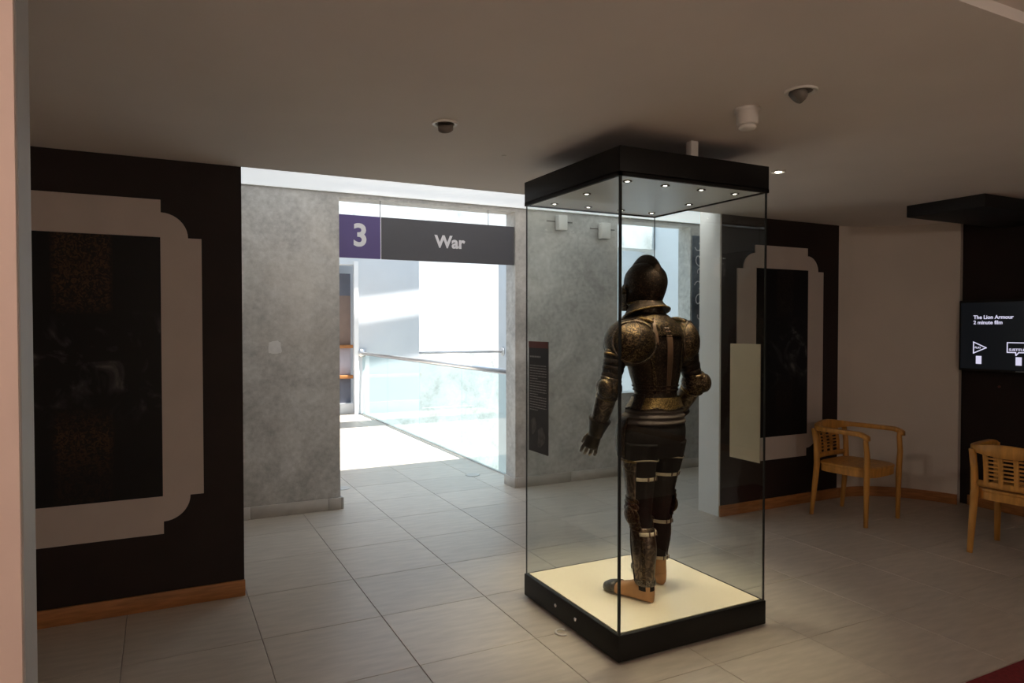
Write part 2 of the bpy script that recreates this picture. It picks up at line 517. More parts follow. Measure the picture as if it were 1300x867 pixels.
# curved white wall and dark screen wall on the right
def smooth_poly(pts, n=6):
    out = []
    P = [Vector(p) for p in pts]
    for i in range(len(P) - 1):
        p0, p1, p2, p3 = P[max(i - 1, 0)], P[i], P[i + 1], P[min(i + 2, len(P) - 1)]
        for k in range(n):
            t = k / n
            out.append(0.5 * ((2 * p1) + (p2 - p0) * t + (2 * p0 - 5 * p1 + 4 * p2 - p3) * t * t + (3 * p1 - p0 - 3 * p2 + p3) * t ** 3))
    out.append(P[-1])
    return out
curve = smooth_poly([(5.48, 4.25), (5.64, 4.228), (5.79, 4.17), (5.91, 4.09), (6.02, 3.98), (6.10, 3.86), (6.155, 3.74), (6.20, 3.60)])
def strip(curve, off0, off1, z0, z1):
    rs = []
    for i, p in enumerate(curve):
        t = (curve[min(i + 1, len(curve) - 1)] - curve[max(i - 1, 0)]).normalized()
        nn = Vector((-t.y, t.x))            # points outward (away from the room)
        a, b = p + nn * off0, p + nn * off1
        rs.append([(a.x, a.y, z0), (b.x, b.y, z0), (b.x, b.y, z1), (a.x, a.y, z1)])
    return rs
mb = MB(); mb.rings(strip(curve, 0, 0.085, 0, CZ), smooth=False)
struct(mb, 'wall_corner', 'cream_wall', 'curved off-white wall between the dark walls')
mb = MB(); mb.rings(strip(curve, -0.015, 0.0, 0, 0.088), smooth=False)
struct(mb, 'baseboard_corner', 'wood', 'curved orange wood skirting')
struct(MB().box(6.29, 6.5, -3.5, 4.4, 0, CZ), 'wall_screen', 'dark_wall', 'dark brown wall carrying the screen')
struct(MB().bev(6.274, 6.29, -3.5, 3.56, 0, 0.088, 0.003), 'baseboard_screen', 'wood')
struct(MB().box(6.5, 6.6, -3.5, 4.4, 0, 2.95), 'wall_outer', 'cream_wall')

# near door jamb at the left edge of the view
struct(MB().box(-1.2, -0.226, 1.5, 1.515, 0, CZ), 'door_1', 'jamb_lamplit', 'door lining at the near left, pink lamplight put into its colour')
struct(MB().box(-1.2, -0.2235, 1.515, 1.65, 0, CZ), 'trim_2', 'jamb_daylit', 'side of the near door jamb, grey daylight put into its colour')

# concrete wall with openings into the atrium
cw = struct(MB().box(-3, 1.366, Y2, 6.12, 0, 2.655), 'wall_back_left', 'concrete', 'bare concrete wall left of the opening')
struct(MB().box(3.05, 4.245, Y2, 6.12, 0, 2.655), 'wall_back_middle', 'concrete', 'bare concrete wall behind the glass case')
struct(MB().box(4.245, 5.22, Y2, 6.12, 0, 0.86), 'wall_back_parapet', 'concrete', 'low concrete parapet under the second opening')
struct(MB().box(5.22, 8, Y2, 6.12, 0, 2.655), 'wall_back_right', 'concrete')
struct(MB().box(-3, 8, Y2, 6.12, 2.655, 4.6), 'wall_back_lintel', 'concrete', 'concrete lintel over the openings')
p = MB()
pp = []
for k in range(22):
    a = 2 * math.pi * k / 22
    sx = abs(math.cos(a)) ** 0.45 * (1 if math.cos(a) > 0 else -1); sz = abs(math.sin(a)) ** 0.45 * (1 if math.sin(a) > 0 else -1)
    pp.append((0.839 + sx * (0.052 + random.uniform(-.006, .006)), 1.385 + sz * (0.05 + random.uniform(-.006, .006))))
p.prism(pp, Y2 - 0.002, Y2)
p.build('plaster_patch', 'patch', cw)

def skirting(name, x0, x1, ends=()):
    root = struct(MB().box(x0, x1, Y2 - 0.012, Y2, 0, 0.094), name, 'grout')
    x = x0
    while x < x1 - 0.01:
        xe = min(x + 0.62, x1)
        MB().bev(x + 0.001, xe - 0.001, Y2 - 0.028, Y2 - 0.006, 0, 0.098, 0.002, 1).build('skirting_stone', 'stone', root)
        x = xe
    for e, sgn in ends:
        MB().bev(min(e, e + sgn * 0.022), max(e, e + sgn * 0.022), Y2 - 0.028, 6.12, 0, 0.098, 0.002, 1).build('skirting_stone', 'stone', root)
skirting('baseboard_back_left', -0.6, 1.366, [(1.366, 1)])
skirting('baseboard_back_middle', 3.05, 4.245, [(3.05, -1)])
skirting('baseboard_back_parapet', 4.245, 5.6)

# ------------------------------------------------------------------ the atrium beyond
HR = 4.6
struct(MB().box(0.7, XA0, 6.12, 15, -3.8, HR), 'wall_atrium_left', 'atrium_paint')
struct(MB().box(XA1, 8.2, 6.12, 15, -3.8, HR), 'wall_atrium_right', 'atrium_paint')
struct(MB().box(0.7, 8.2, Y4, Y4 + 0.2, 1.0, HR), 'wall_atrium_back', 'atrium_paint', 'white upper wall far across the atrium')
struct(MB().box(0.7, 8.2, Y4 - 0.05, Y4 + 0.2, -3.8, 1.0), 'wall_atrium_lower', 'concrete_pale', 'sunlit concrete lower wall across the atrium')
struct(MB().box(XA0, 8.0, 6.12, 14.2, -3.8, -3.5), 'floor_atrium', 'stone', 'lower floor of the atrium')
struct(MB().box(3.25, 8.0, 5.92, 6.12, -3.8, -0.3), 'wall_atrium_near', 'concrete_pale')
struct(MB().box(3.13, 4.30, Y3, Y3 + 0.25, 0, HR), 'wall_atrium_middle', 'atrium_paint', 'pale wall facing the opening across the atrium')
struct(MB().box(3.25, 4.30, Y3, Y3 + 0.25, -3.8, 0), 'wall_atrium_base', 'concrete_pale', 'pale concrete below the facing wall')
struct(MB().box(6.06, 6.35, Y3 - 0.1, Y3 + 0.25, -3.8, HR), 'trim_3', 'atrium_paint', 'white pier at the far side of the atrium')
struct(MB().box(XA0, 3.13, Y3, Y3 + 0.25, 2.66, HR), 'wall_atrium_head', 'atrium_paint')
struct(MB().box(3.08, 3.16, Y3 - 0.03, Y3, 0.0, 2.72), 'trim_4', 'white_paint', 'white door casing across the atrium')
struct(MB().box(XA0, 3.3, Y3 + 0.75, Y3 + 0.85, 0, 2.7).box(XA0, 3.4, Y3 + 0.25, Y3 + 0.85, -0.3, 0), 'wall_alcove', 'white_paint')
# roof: solid near part, open light well, concrete cross beam, slats
def quad_slab(mb, pts, z0, z1):
    mb.prism(pts, z0, z1, 'z')
tl = 0.03
def ry(y, x):
    return y + tl * (x - 3.0)
mb = MB()
for a, b in ((6.0, 6.6), (11.49, 11.64), (11.735, 12.35)):
    quad_slab(mb, [(0.7, ry(a, 0.7) if a > 6 else a), (8.2, ry(a, 8.2) if a > 6 else a), (8.2, ry(b, 8.2)), (0.7, ry(b, 0.7))], HR, HR + 0.02)
mb.box(0.7, 4.1, 12.2, 15, HR, HR + 0.2).box(7.6, 8.2, 12.3, 15, HR, HR + 0.2).box(0.7, 8.2, 14.0, 15, HR, HR + 0.2)
struct(mb, 'roof', 'atrium_paint', 'white roof around the atrium skylight')
struct(MB().box(0.9, 8.0, 10.0, 10.4, 2.95, HR), 'trim_5', 'concrete_pale', 'sunlit concrete cross beam above the sign')

# glass balustrade
bal = thing('glass_balustrade', (3.22, 9.2, 0), 'glass balustrade with steel handrail beyond the sign', 'balustrade')
ys = [6.13, 7.65, 9.17, 10.69, 12.20]
for a, b in zip(ys, ys[1:]):
    MB().box(3.214, 3.226, a + 0.006, b - 0.006, 0.012, 1.06).build('glass_pane', 'bal_glass', bal)
MB().box(3.208, 3.232, 6.13, 12.22, 0.0, 0.012).build('floor_channel', 'steel', bal)
MB().tube([(3.22, 6.13, 1.088), (3.22, 12.22, 1.088)], 0.024, 16).build('handrail', 'steel', bal)
MB().tube([(3.22, 12.20, 1.088), (3.22, 12.248, 1.088)], [0.075, 0.075], 24).build('wall_flange', 'steel', bal)
MB().box(3.212, 3.228, 6.14, 12.2, 1.056, 1.068).build('glass_clamp', 'steel', bal)

far = thing('far_handrail', (5.18, Y3, 1.06), 'thin steel rail crossing the bright recess beyond the balustrade', 'handrail')
MB().tube([(4.30, Y3 + 0.05, 1.07), (6.06, Y3 + 0.05, 1.07)], 0.022, 12).build('rail', 'steel', far)
MB().tube([(6.03, Y3 + 0.05, 1.07), (6.06, Y3 + 0.05, 1.07)], 0.09, 20).build('wall_flange', 'steel', far)

cab = thing('display_cabinet', (2.6, Y3 + 0.4, 0), 'tall brown and grey display cabinet with wooden shelves in the far doorway', 'cabinet')
MB().bev(2.0, 3.12, Y3 + 0.2, Y3 + 0.7, 0, 0.17, 0.004).build('plinth', 'white_paint', cab)
for z0, z1, m in ((0.17, 0.62, 'backdrop_grey'), (0.68, 1.17, 'backdrop_lilac'), (1.23, 2.12, 'backdrop_brown'), (2.12, 2.52, 'backdrop_grey')):
    MB().bev(2.02, 3.1, Y3 + 0.32, Y3 + 0.68, z0, z1, 0.003).build('panel', m, cab)
for z in (0.62, 1.17):
    MB().bev(2.0, 3.12, Y3 + 0.22, Y3 + 0.7, z, z + 0.06, 0.004).build('shelf', 'wood', cab)

# ------------------------------------------------------------------ overhead sign
sg = thing('hanging_sign', (2.2, Y2 + 0.05, 2.147), 'purple and charcoal sign reading 3 War hung across the opening', 'sign')
MB().box(1.37, 1.731, Y2 + 0.02, Y2 + 0.05, 2.147, 2.514).build('number_panel', 'purple', sg)
MB().box(1.738, 3.045, Y2 + 0.02, Y2 + 0.05, 2.147, 2.514).build('name_panel', 'sign_grey', sg)
MB().box(1.731, 1.738, Y2 + 0.0195, Y2 + 0.05, 2.147, 2.514).build('divider', 'letter', sg)
for x in (1.734, 2.78):
    MB().tube([(x, Y2 + 0.035, 2.51), (x, Y2 + 0.035, 2.66)], 0.004, 8).build('hanger_rod', 'steel', sg)
text_obj('number', '3', 0.27, 'letter', sg, (1.552, Y2 + 0.019, 2.335), (1, 0, 0), (0, 0, 1), bold=0.007)
text_obj('lettering', 'War', 0.155, 'letter', sg, (2.385, Y2 + 0.019, 2.325), (1, 0, 0), (0, 0, 1), bold=0.0052)

# ------------------------------------------------------------------ framed panels on the dark walls
def stepped(xl, xr, zb, zt, s=0.068, r=0.134):
    """outline with a step, a convex quarter round and a step at each corner"""
    out = []
    n = 10
    def corner(cx, cz, dx, dz):
        # cx,cz = centre of the round; dx,dz signs towards the corner
        pts = [(cx, cz + dz * (r + s)), (cx, cz + dz * r)]
        pts += [(cx + dx * r * math.sin(math.pi / 2 * k / n), cz + dz * r * math.cos(math.pi / 2 * k / n)) for k in range(1, n)]
        pts += [(cx + dx * r, cz), (cx + dx * (r + s), cz)]
        return pts
    o = r + s
    tr = corner(xr - o, zt - o, 1, 1)
    br = list(reversed(corner(xr - o, zb + o, 1, -1)))
    bl = corner(xl + o, zb + o, -1, -1)
    tlc = list(reversed(corner(xl + o, zt - o, -1, 1)))
    return tr + br + bl + tlc
def framed(name, xl, xr, zb, zt, px0, px1, pz0, pz1, pm, label):
    t = thing(name, ((xl + xr) / 2, Y1 - 0.005, zb), label, 'picture', 'dark prints in stepped white surrounds')
    outer = stepped(xl, xr, zb, zt)
    bm = bmesh.new()
    loops = []
    for poly in (outer, [(px0, pz0), (px1, pz0), (px1, pz1), (px0, pz1)]):
        vv = [bm.verts.new((a, 0, b)) for a, b in poly]
        loops += [bm.edges.new((vv[i], vv[(i + 1) % len(vv)])) for i in range(len(vv))]
    bmesh.ops.triangle_fill(bm, edges=loops, use_beauty=True)
    ret = bmesh.ops.extrude_face_region(bm, geom=list(bm.faces))
    for q in ret['geom']:
        if isinstance(q, bmesh.types.BMVert):
            q.co.y -= 0.012
    bm.verts.index_update()
    m = MB().add([(v.co.x, v.co.y + Y1 - 0.001, v.co.z) for v in bm.verts], [[v.index for v in f.verts] for f in bm.faces])
    bm.free()
    m.build('surround', 'frame_paint', t)
    MB().box(px0 + 0.001, px1 - 0.001, Y1 - 0.016, Y1 - 0.001, pz0 + 0.001, pz1 - 0.001).build('print', pm, t)
    return t
framed('framed_print', -1.0, 0.213, 0.415, 2.243, -0.79, 0.008, 0.622, 2.04, 'picture_a', 'tall dark print in stepped white surround on left dark wall')
framed('framed_print', 4.24, 5.265, 0.42, 2.238, 4.45, 5.068, 0.615, 2.046, 'picture_b', 'tall dark print in stepped white surround behind the wooden armchair')

# ------------------------------------------------------------------ glass display case
CX0, CX1, CY0, CY1 = 1.857, 2.788, 2.575, 3.492
case = thing('display_case', (2.3225, 3.0335, 0), 'tall square glass display case with black base and black top', 'display case')
BZ, TZ0, TZ1 = 0.134, 2.237, 2.372
MB().bev(CX0, CX1, CY0, CY1, 0.012, BZ, 0.003, 2).box(CX0 + 0.04, CX1 - 0.04, CY0 + 0.04, CY1 - 0.04, 0.0, 0.02).build('base', 'black', case)
MB().box(CX0 + 0.022, CX1 - 0.022, CY0 + 0.022, CY1 - 0.022, BZ, BZ + 0.004).build('plinth_plate', 'plate', case)
hd = MB().bev(CX0, CX1, CY0, CY1, TZ0 + 0.012, TZ1, 0.003, 2)
for a in ((CX0, CX1, CY0, CY0 + 0.016), (CX0, CX1, CY1 - 0.016, CY1), (CX0, CX0 + 0.016, CY0, CY1), (CX1 - 0.016, CX1, CY0, CY1)):
    hd.box(*a, TZ0, TZ0 + 0.02)
hd.build('top_hood', 'black', case)
sof = MB().box(CX0 + 0.017, CX1 - 0.017, CY0 + 0.017, CY1 - 0.017, TZ0 + 0.006, TZ0 + 0.012).build('soffit', 'soffit', case)
g = 0.008
for a in ((CX0 + 0.016, CX1 - 0.016, CY0 + 0.006, CY0 + 0.006 + g), (CX0 + 0.016, CX1 - 0.016, CY1 - 0.006 - g, CY1 - 0.006),
          (CX0 + 0.006, CX0 + 0.006 + g, CY0 + 0.016, CY1 - 0.016), (CX1 - 0.006 - g, CX1 - 0.006, CY0 + 0.016, CY1 - 0.016)):
    MB().box(*a, BZ, TZ0 + 0.005).build('glass_pane', 'case_glass', case)
for (x, y, w) in ((CX0 + 0.010, CY0 + 0.010, 0.0055), (CX1 - 0.010, CY0 + 0.010, 0.004), (CX0 + 0.010, CY1 - 0.010, 0.003), (CX1 - 0.010, CY1 - 0.010, 0.002)):
    MB().box(x - w, x + w, y - w, y + w, BZ, TZ0 + 0.005).build('corner_seam', 'seam', case)
leds = [(1.983, 2.69), (2.21, 2.69), (2.44, 2.69), (2.667, 2.69), (2.667, 3.04), (1.983, 3.04), (1.983, 3.37), (2.21, 3.37), (2.44, 3.37), (2.667, 3.37)]
for k, (x, y) in enumerate(leds):
    z = TZ0 + 0.006
    o = MB().lathe([(0.021, 0), (0.0225, -0.001), (0.0225, -0.004), (0.016, -0.005), (0.012, -0.001), (0.0, -0.001)], (x, y, z), 20).build('spotlight', 'fixture_dark', case)
    MB().lathe([(0.0, -0.0015), (0.0095, -0.0015), (0.0095, -0.003), (0.0, -0.0035)], (x, y, z), 16).build('lens', 'led_on', o)
    ld = bpy.data.lights.new('spotlight_lamp', 'SPOT')
    ld.energy = 21.0
    ld.color = (1.0, 0.86, 0.62)
    ld.spot_size = R(62)
    ld.spot_blend = 0.9
    ld.shadow_soft_size = 0.025
    lo = bpy.data.objects.new('spotlight_lamp', ld)
    COL.objects.link(lo)
    lo.parent = o
    oo = case['_o']
    lo.location = (x - oo[0], y - oo[1], z - 0.008 - oo[2])
    d = Vector((2.3225 + (x - 2.3225) * 0.6 - x, 3.0335 + (y - 3.0335) * 0.6 - y, -2.1))
    lo.rotation_euler = d.to_track_quat('-Z', 'Y').to_euler()
for y in (3.138, 2.943):
    MB().tube([(CX0 + 0.001, y, 0.075), (CX0 - 0.004, y, 0.075)], [0.011, 0.009], 16).build('lock', 'chrome', case)

lab = thing('info_panel', (CX0, 3.33, 0.855), 'narrow black text panel with red heading on the left glass pane', 'info panel')
MB().box(CX0 + 0.001, CX0 + 0.006, 3.225, 3.44, 0.856, 1.471).build('board', 'label_black', lab)
MB().box(CX0, CX0 + 0.0012, 3.225, 3.44, 1.435, 1.471).build('heading_band', 'label_red', lab)
tx = MB()
random.seed(3)
for z, w in [(1.382, 0.12)] + [(1.335 - 0.0145 * k, 0.185 if k % 6 != 5 else 0.09) for k in range(18)]:
    y1 = 3.425
    y = y1
    while y > y1 - w:
        l = random.uniform(0.012, 0.035)
        tx.box(CX0, CX0 + 0.0012, max(y - l, y1 - w), y, z, z + (0.009 if z > 1.36 else 0.0045))
        y -= l + 0.005
tag(tx.build('printed_text', 'label_text', lab), kind='stuff')
for cy_, cz_, ry_, rz_ in ((3.385, 1.0, 0.030, 0.05), (3.30, 0.945, 0.040, 0.06)):
    m = MB(); m.prism([(cy_ + ry_ * (1 + 0.25 * math.sin(3 * a + cy_ * 9)) * math.cos(a), cz_ + rz_ * (1 + 0.2 * math.cos(2 * a + 1)) * math.sin(a)) for a in [2 * math.pi * k / 28 for k in range(28)]], CX0, CX0 + 0.0012, 'x')
    m.build('printed_picture', 'label_pic', lab)
lab2 = thing('info_panel', (CX1, 2.73, 0.84), 'plain tan back of a label panel on the right glass pane', 'info panel')
MB().box(CX1 - 0.006, CX1 - 0.001, 2.62, 2.832, 0.84, 1.461).build('board', 'label_tan', lab2)

# ------------------------------------------------------------------ suit of armour
AO = (2.335, 2.95, BZ + 0.004)
arm = thing('suit_of_armour', AO, 'dark gilt-etched suit of armour seen from behind inside the glass case', 'armour')
ox, oy = AO[0], AO[1]
def W(p):
    return (p[0] + ox, p[1] + oy, p[2])

class Loft:
    """stack of horizontal elliptical sections (cx, cy, z, rx, ry), interpolated smoothly"""
    def __init__(s, secs):
        s.s = secs
    def sec(s, z):
        a = s.s
        if z <= a[0][2]: return a[0]
        if z >= a[-1][2]: return a[-1]
        for i in range(len(a) - 1):
            if a[i][2] <= z <= a[i + 1][2]:
                t = (z - a[i][2]) / (a[i + 1][2] - a[i][2])
                p0, p1, p2, p3 = a[max(i - 1, 0)], a[i], a[i + 1], a[min(i + 2, len(a) - 1)]
                o = []
                for k in range(5):
                    m1 = (p2[k] - p0[k]) * 0.5; m2 = (p3[k] - p1[k]) * 0.5
                    o.append((2 * t ** 3 - 3 * t * t + 1) * p1[k] + (t ** 3 - 2 * t * t + t) * m1 + (-2 * t ** 3 + 3 * t * t) * p2[k] + (t ** 3 - t * t) * m2)
                o[2] = z
                return o
    def pt(s, z, a, off=0.0):
        c = s.sec(z)
        return W((c[0] + (c[3] + off) * math.cos(a), c[1] + (c[4] + off) * math.sin(a), z))
    def solid(s, mb, z0, z1, n=14, m=36, off=0.0, bulge=None):
        rs = []
        for k in range(n + 1):
            z = z0 + (z1 - z0) * k / n
            o = off + (bulge(k / n) if bulge else 0)
            rs.append([s.pt(z, 2 * math.pi * i / m, o) for i in range(m)])
        return mb.rings(rs)
    def patch(s, mb, z0, z1, a0, a1, off=0.004, th=0.005, n=10, m=10, shape=None):
        """thick curved plate lying on the surface between two heights and two angles (degrees)"""
        rs = []
        for k in range(n + 1):
            t = k / n
            z = z0 + (z1 - z0) * t
            w = shape(t) if shape else 1.0
            mid, h = (a0 + a1) / 2, (a1 - a0) / 2 * w
            angs = [R(mid - h + 2 * h * i / m) for i in range(m + 1)]
            rs.append([s.pt(z, a, off + th) for a in angs] + [s.pt(z, a, off) for a in reversed(angs)])
        return mb.rings(rs)

torso = Loft([(0.03, 0, 1.15, 0.128, 0.108), (0.03, 0, 1.20, 0.120, 0.100), (0.025, 0, 1.30, 0.146, 0.116), (0.015, -0.005, 1.42, 0.176, 0.130),
              (0.008, -0.005, 1.50, 0.186, 0.130), (0.0, 0.0, 1.56, 0.165, 0.115), (0.0, 0.012, 1.60, 0.115, 0.095), (0.0, 0.02, 1.625, 0.085, 0.088)])
m = MB(); torso.solid(m, 1.15, 1.625, 26, 44)
cu = m.build('cuirass', 'arm_plain', arm)
m = MB(); torso.patch(m, 1.50, 1.615, 200, 340, 0.001, 0.004, 10, 24, None)
m.build('upper_back_plate', 'arm_dark', cu)
for a, wd in ((270, 11), (236, 9), (304, 9), (90, 12)):
    m = MB(); torso.patch(m, 1.205, 1.55, a - wd / 2, a + wd / 2, 0.001, 0.004, 16, 4)
    m.build('etched_band', 'arm_dark' if a != 270 else 'brown_leather', cu)
for z in (1.215, 1.235):
    m = MB(); torso.patch(m, z, z + 0.008, 0, 359.9, 0.001, 0.005, 3, 48)
    m.build('waist_lame', 'arm_plain', cu)
for a in (246,):
    m = MB(); torso.patch(m, 1.46, 1.60, a - 3, a + 3, 0.006, 0.004, 10, 4)
    m.build('shoulder_strap', 'brown_leather', cu)

# gilt culet with a scalloped lower edge
hips = Loft([(0.0, 0, 0.84, 0.178, 0.135), (0.0, 0, 0.92, 0.190, 0.150), (0.005, 0, 1.00, 0.193, 0.155), (0.012, 0, 1.06, 0.178, 0.145), (0.022, 0, 1.11, 0.158, 0.130), (0.03, 0, 1.16, 0.136, 0.116), (0.03, 0, 1.20, 0.125, 0.105)])
rs = []
for k in range(6):
    t = k / 5
    ring_o, ring_i = [], []
    for i in range(72):
        a = 2 * math.pi * i / 72
        zl = 1.132 - 0.012 * abs(math.sin(a * 3))
        z = zl + (1.182 - zl) * t
        ring_o.append(hips.pt(z, a, 0.011 - 0.006 * t))
    rs.append(ring_o)
m = MB(); m.rings(rs, True, False, False)
m.rings([[hips.pt(1.132 - 0.012 * abs(math.sin(2 * math.pi * i / 72 * 3)), 2 * math.pi * i / 72, o) for i in range(72)] for o in (0.011, 0.003)], True, False, False)
cul = m.build('culet', 'arm_gold', arm)
m = MB(); m.loop([hips.pt(1.132 - 0.012 * abs(math.sin(2 * math.pi * i / 72 * 3)), 2 * math.pi * i / 72, 0.011) for i in range(72)], 0.004)
m.build('culet_rim', 'arm_dark', cul)
# left hip plate
m = MB(); hips.patch(m, 1.12, 1.20, 180, 212, 0.012, 0.006, 8, 10, lambda t: 0.75 + 0.25 * t)
m.build('hip_plate', 'arm_plain', arm)

# brown sash folds, black breeches
m = MB(); hips.solid(m, 1.045, 1.135, 26, 48, 0.002, lambda t: 0.004 * math.sin(t * 19) + 0.002)
m.build('sash', 'cloth_brown', arm)
m = MB(); hips.solid(m, 0.872, 1.07, 12, 48)
legs = {}
legs['l'] = Loft([(-0.11, -0.100, 0.20, 0.043, 0.050), (-0.11, -0.090, 0.28, 0.043, 0.052), (-0.11, -0.085, 0.42, 0.055, 0.066), (-0.108, -0.068, 0.53, 0.050, 0.056),
                  (-0.108, -0.055, 0.60, 0.056, 0.060), (-0.102, -0.045, 0.72, 0.068, 0.075), (-0.092, -0.02, 0.84, 0.082, 0.100), (-0.09, -0.01, 0.95, 0.095, 0.130)])
legs['r'] = Loft([(0.11, 0.078, 0.20, 0.036, 0.045), (0.11, 0.076, 0.28, 0.038, 0.047), (0.107, 0.06, 0.42, 0.050, 0.062), (0.103, 0.045, 0.53, 0.046, 0.052),
                  (0.10, 0.035, 0.60, 0.052, 0.058), (0.096, 0.02, 0.72, 0.064, 0.073), (0.090, 0.0, 0.84, 0.080, 0.100), (0.09, 0.0, 0.95, 0.095, 0.130)])
for L_ in legs.values():
    L_.solid(m, 0.855, 0.95, 8, 36, 0.006)
br = m.build('breeches', 'cloth_black', arm)
for L_ in legs.values():
    m = MB(); m.loop([L_.pt(0.862 + 0.006 * math.sin(3 * 2 * math.pi * i / 48 + 1), 2 * math.pi * i / 48, 0.008) for i in range(48)], 0.0035)
    m.build('hem_cord', 'strap_cream', br)
# outer skirt plate over the left hip
m = MB(); hips.patch(m, 0.87, 1.08, 140, 192, 0.006, 0.006, 12, 12, lambda t: 0.8 + 0.2 * math.sin(math.pi * (0.2 + 0.7 * t)))
m.build('tasset', 'arm_plain', arm)

for side, L_ in legs.items():
    sg_ = -1 if side == 'l' else 1
    m = MB(); L_.solid(m, 0.20, 0.88, 34, 32)
    m.build('hose', 'cloth_black', arm)
    # armour faces forward (90 deg) and outward (180 deg for left, 0 for right)
    ca = 125 if side == 'l' else 55
    m = MB(); L_.patch(m, 0.635, 0.86, ca - 95, ca + 95, 0.004, 0.005, 12, 22, lambda t: 0.85 + 0.15 * t)
    c = m.build('cuisse', 'arm_bright', arm)
    m = MB(); L_.patch(m, 0.85, 0.862, ca - 96, ca + 96, 0.008, 0.005, 3, 22); m.build('cuisse_rim', 'arm_gold', c)
    m = MB()
    for z0, z1, of in ((0.635, 0.668, 0.010), (0.605, 0.645, 0.016), (0.545, 0.615, 0.022), (0.525, 0.562, 0.014), (0.505, 0.54, 0.009)):
        L_.patch(m, z0, z1, ca - 100, ca + 100, of, 0.006, 5, 22, lambda t: 0.9 + 0.1 * math.sin(math.pi * t))
    po = m.build('poleyn', 'arm_dark', arm)
    # side wing of the knee
    wa = R(185 if side == 'l' else -5)
    sc = L_.sec(0.585)
    cx, cy = sc[0] + (sc[3] + 0.026) * math.cos(wa), sc[1] + (sc[4] + 0.02) * math.sin(wa)
    rsw = []
    for d_, sc_ in ((-0.008, 0.75), (0.0, 1.0), (0.006, 0.85), (0.012, 0.4), (0.014, 0.05)):
        rsw.append([W((cx + sg_ * d_, cy + 0.045 * sc_ * math.cos(a), 0.585 + 0.042 * sc_ * math.sin(a) * (1 - 0.15 * math.cos(2 * a)))) for a in [2 * math.pi * i / 24 for i in range(24)]])
    m = MB(); m.rings(rsw); m.build('knee_wing', 'arm_dark', po)
    # greave
    if side == 'l':
        m = MB(); L_.patch(m, 0.248, 0.52, 30, 300, 0.004, 0.005, 16, 36)
    else:
        m = MB(); L_.patch(m, 0.30, 0.52, -60, 190, 0.004, 0.005, 16, 36)
    gr = m.build('greave', 'arm_bright', arm)
    for a in ((60, 150, 225) if side == 'l' else (90, 20)):
        m = MB(); L_.patch(m, 0.30 if side == 'r' else 0.24, 0.50, a - 8, a + 8, 0.009, 0.003, 14, 4)
        m.build('etched_band', 'arm_dark', gr)
    if side == 'l':
        m = MB(); L_.solid(m, 0.225, 0.262, 5, 30, 0.007, lambda t: 0.004 * math.sin(t * 3.14)); m.build('ankle_mail', 'mail', gr)
    # buckled straps across the back of the leg
    back = (215, 345) if side == 'l' else (195, 345)
    for z in ((0.768, 0.492) if side == 'l' else (0.768, 0.50, 0.292)):
        m = MB(); L_.patch(m, z - 0.009, z + 0.009, back[0], back[1] + (40 if side == 'l' else 0), 0.005 + (0.008 if z < 0.6 else 0), 0.003, 3, 18)
        st = m.build('leg_strap', 'strap_cream', arm)
        for a in (258, 284, 303):
            m = MB(); L_.patch(m, z - 0.011, z + 0.011, a - 3, a + 3, 0.010 + (0.008 if z < 0.6 else 0), 0.003, 2, 3)
            m.build('buckle', 'brown_leather', st)
    # shoe: sections along the heel-toe line
    if side == 'l':
        heel, toe = Vector((-0.100, -0.135, 0)), Vector((-0.200, 0.125, 0))
    else:
        heel, toe = Vector((0.108, 0.038, 0)), Vector((0.135, 0.31, 0))
    d = (toe - heel); ln = d.length; d.normalize(); nrm = Vector((d.y, -d.x, 0))
    zb = AO[2]
    def foot(ts, off=0.0):
        rs = []
        for t, w, h in ts:
            cc = heel + d * (ln * t)
            ring = []
            for i in range(20):
                a = 2 * math.pi * i / 20
                cs, sn = math.cos(a), math.sin(a)
                ring.append(W((*(cc + nrm * ((w + off) * (abs(cs) ** 0.8) * (1 if cs > 0 else -1))).xy, zb + 0.001 + (h + off) * (0.5 + 0.5 * (abs(sn) ** 0.7) * (1 if sn > 0 else -1)))))
            rs.append(ring)
        return rs
    m = MB(); m.rings(foot([(-0.03, 0.016, 0.070), (-0.015, 0.028, 0.098), (0.03, 0.036, 0.116), (0.10, 0.039, 0.122), (0.22, 0.036, 0.112), (0.34, 0.037, 0.100), (0.48, 0.042, 0.080), (0.64, 0.048, 0.066), (0.80, 0.047, 0.056), (0.92, 0.038, 0.048), (1.0, 0.018, 0.030)]))
    if side == 'r':
        L_.solid(m, 0.20, 0.283, 8, 30, 0.005, lambda t: 0.005 * (1 - t))
    sh = m.build('shoe', 'tan_leather', arm)
    m = MB(); m.rings(foot([(0.70, 0.049, 0.064), (0.80, 0.0485, 0.060), (0.92, 0.041, 0.052), (1.0, 0.026, 0.040), (1.02, 0.008, 0.02)], 0.003))
    m.build('toe_cap', 'mail', sh)

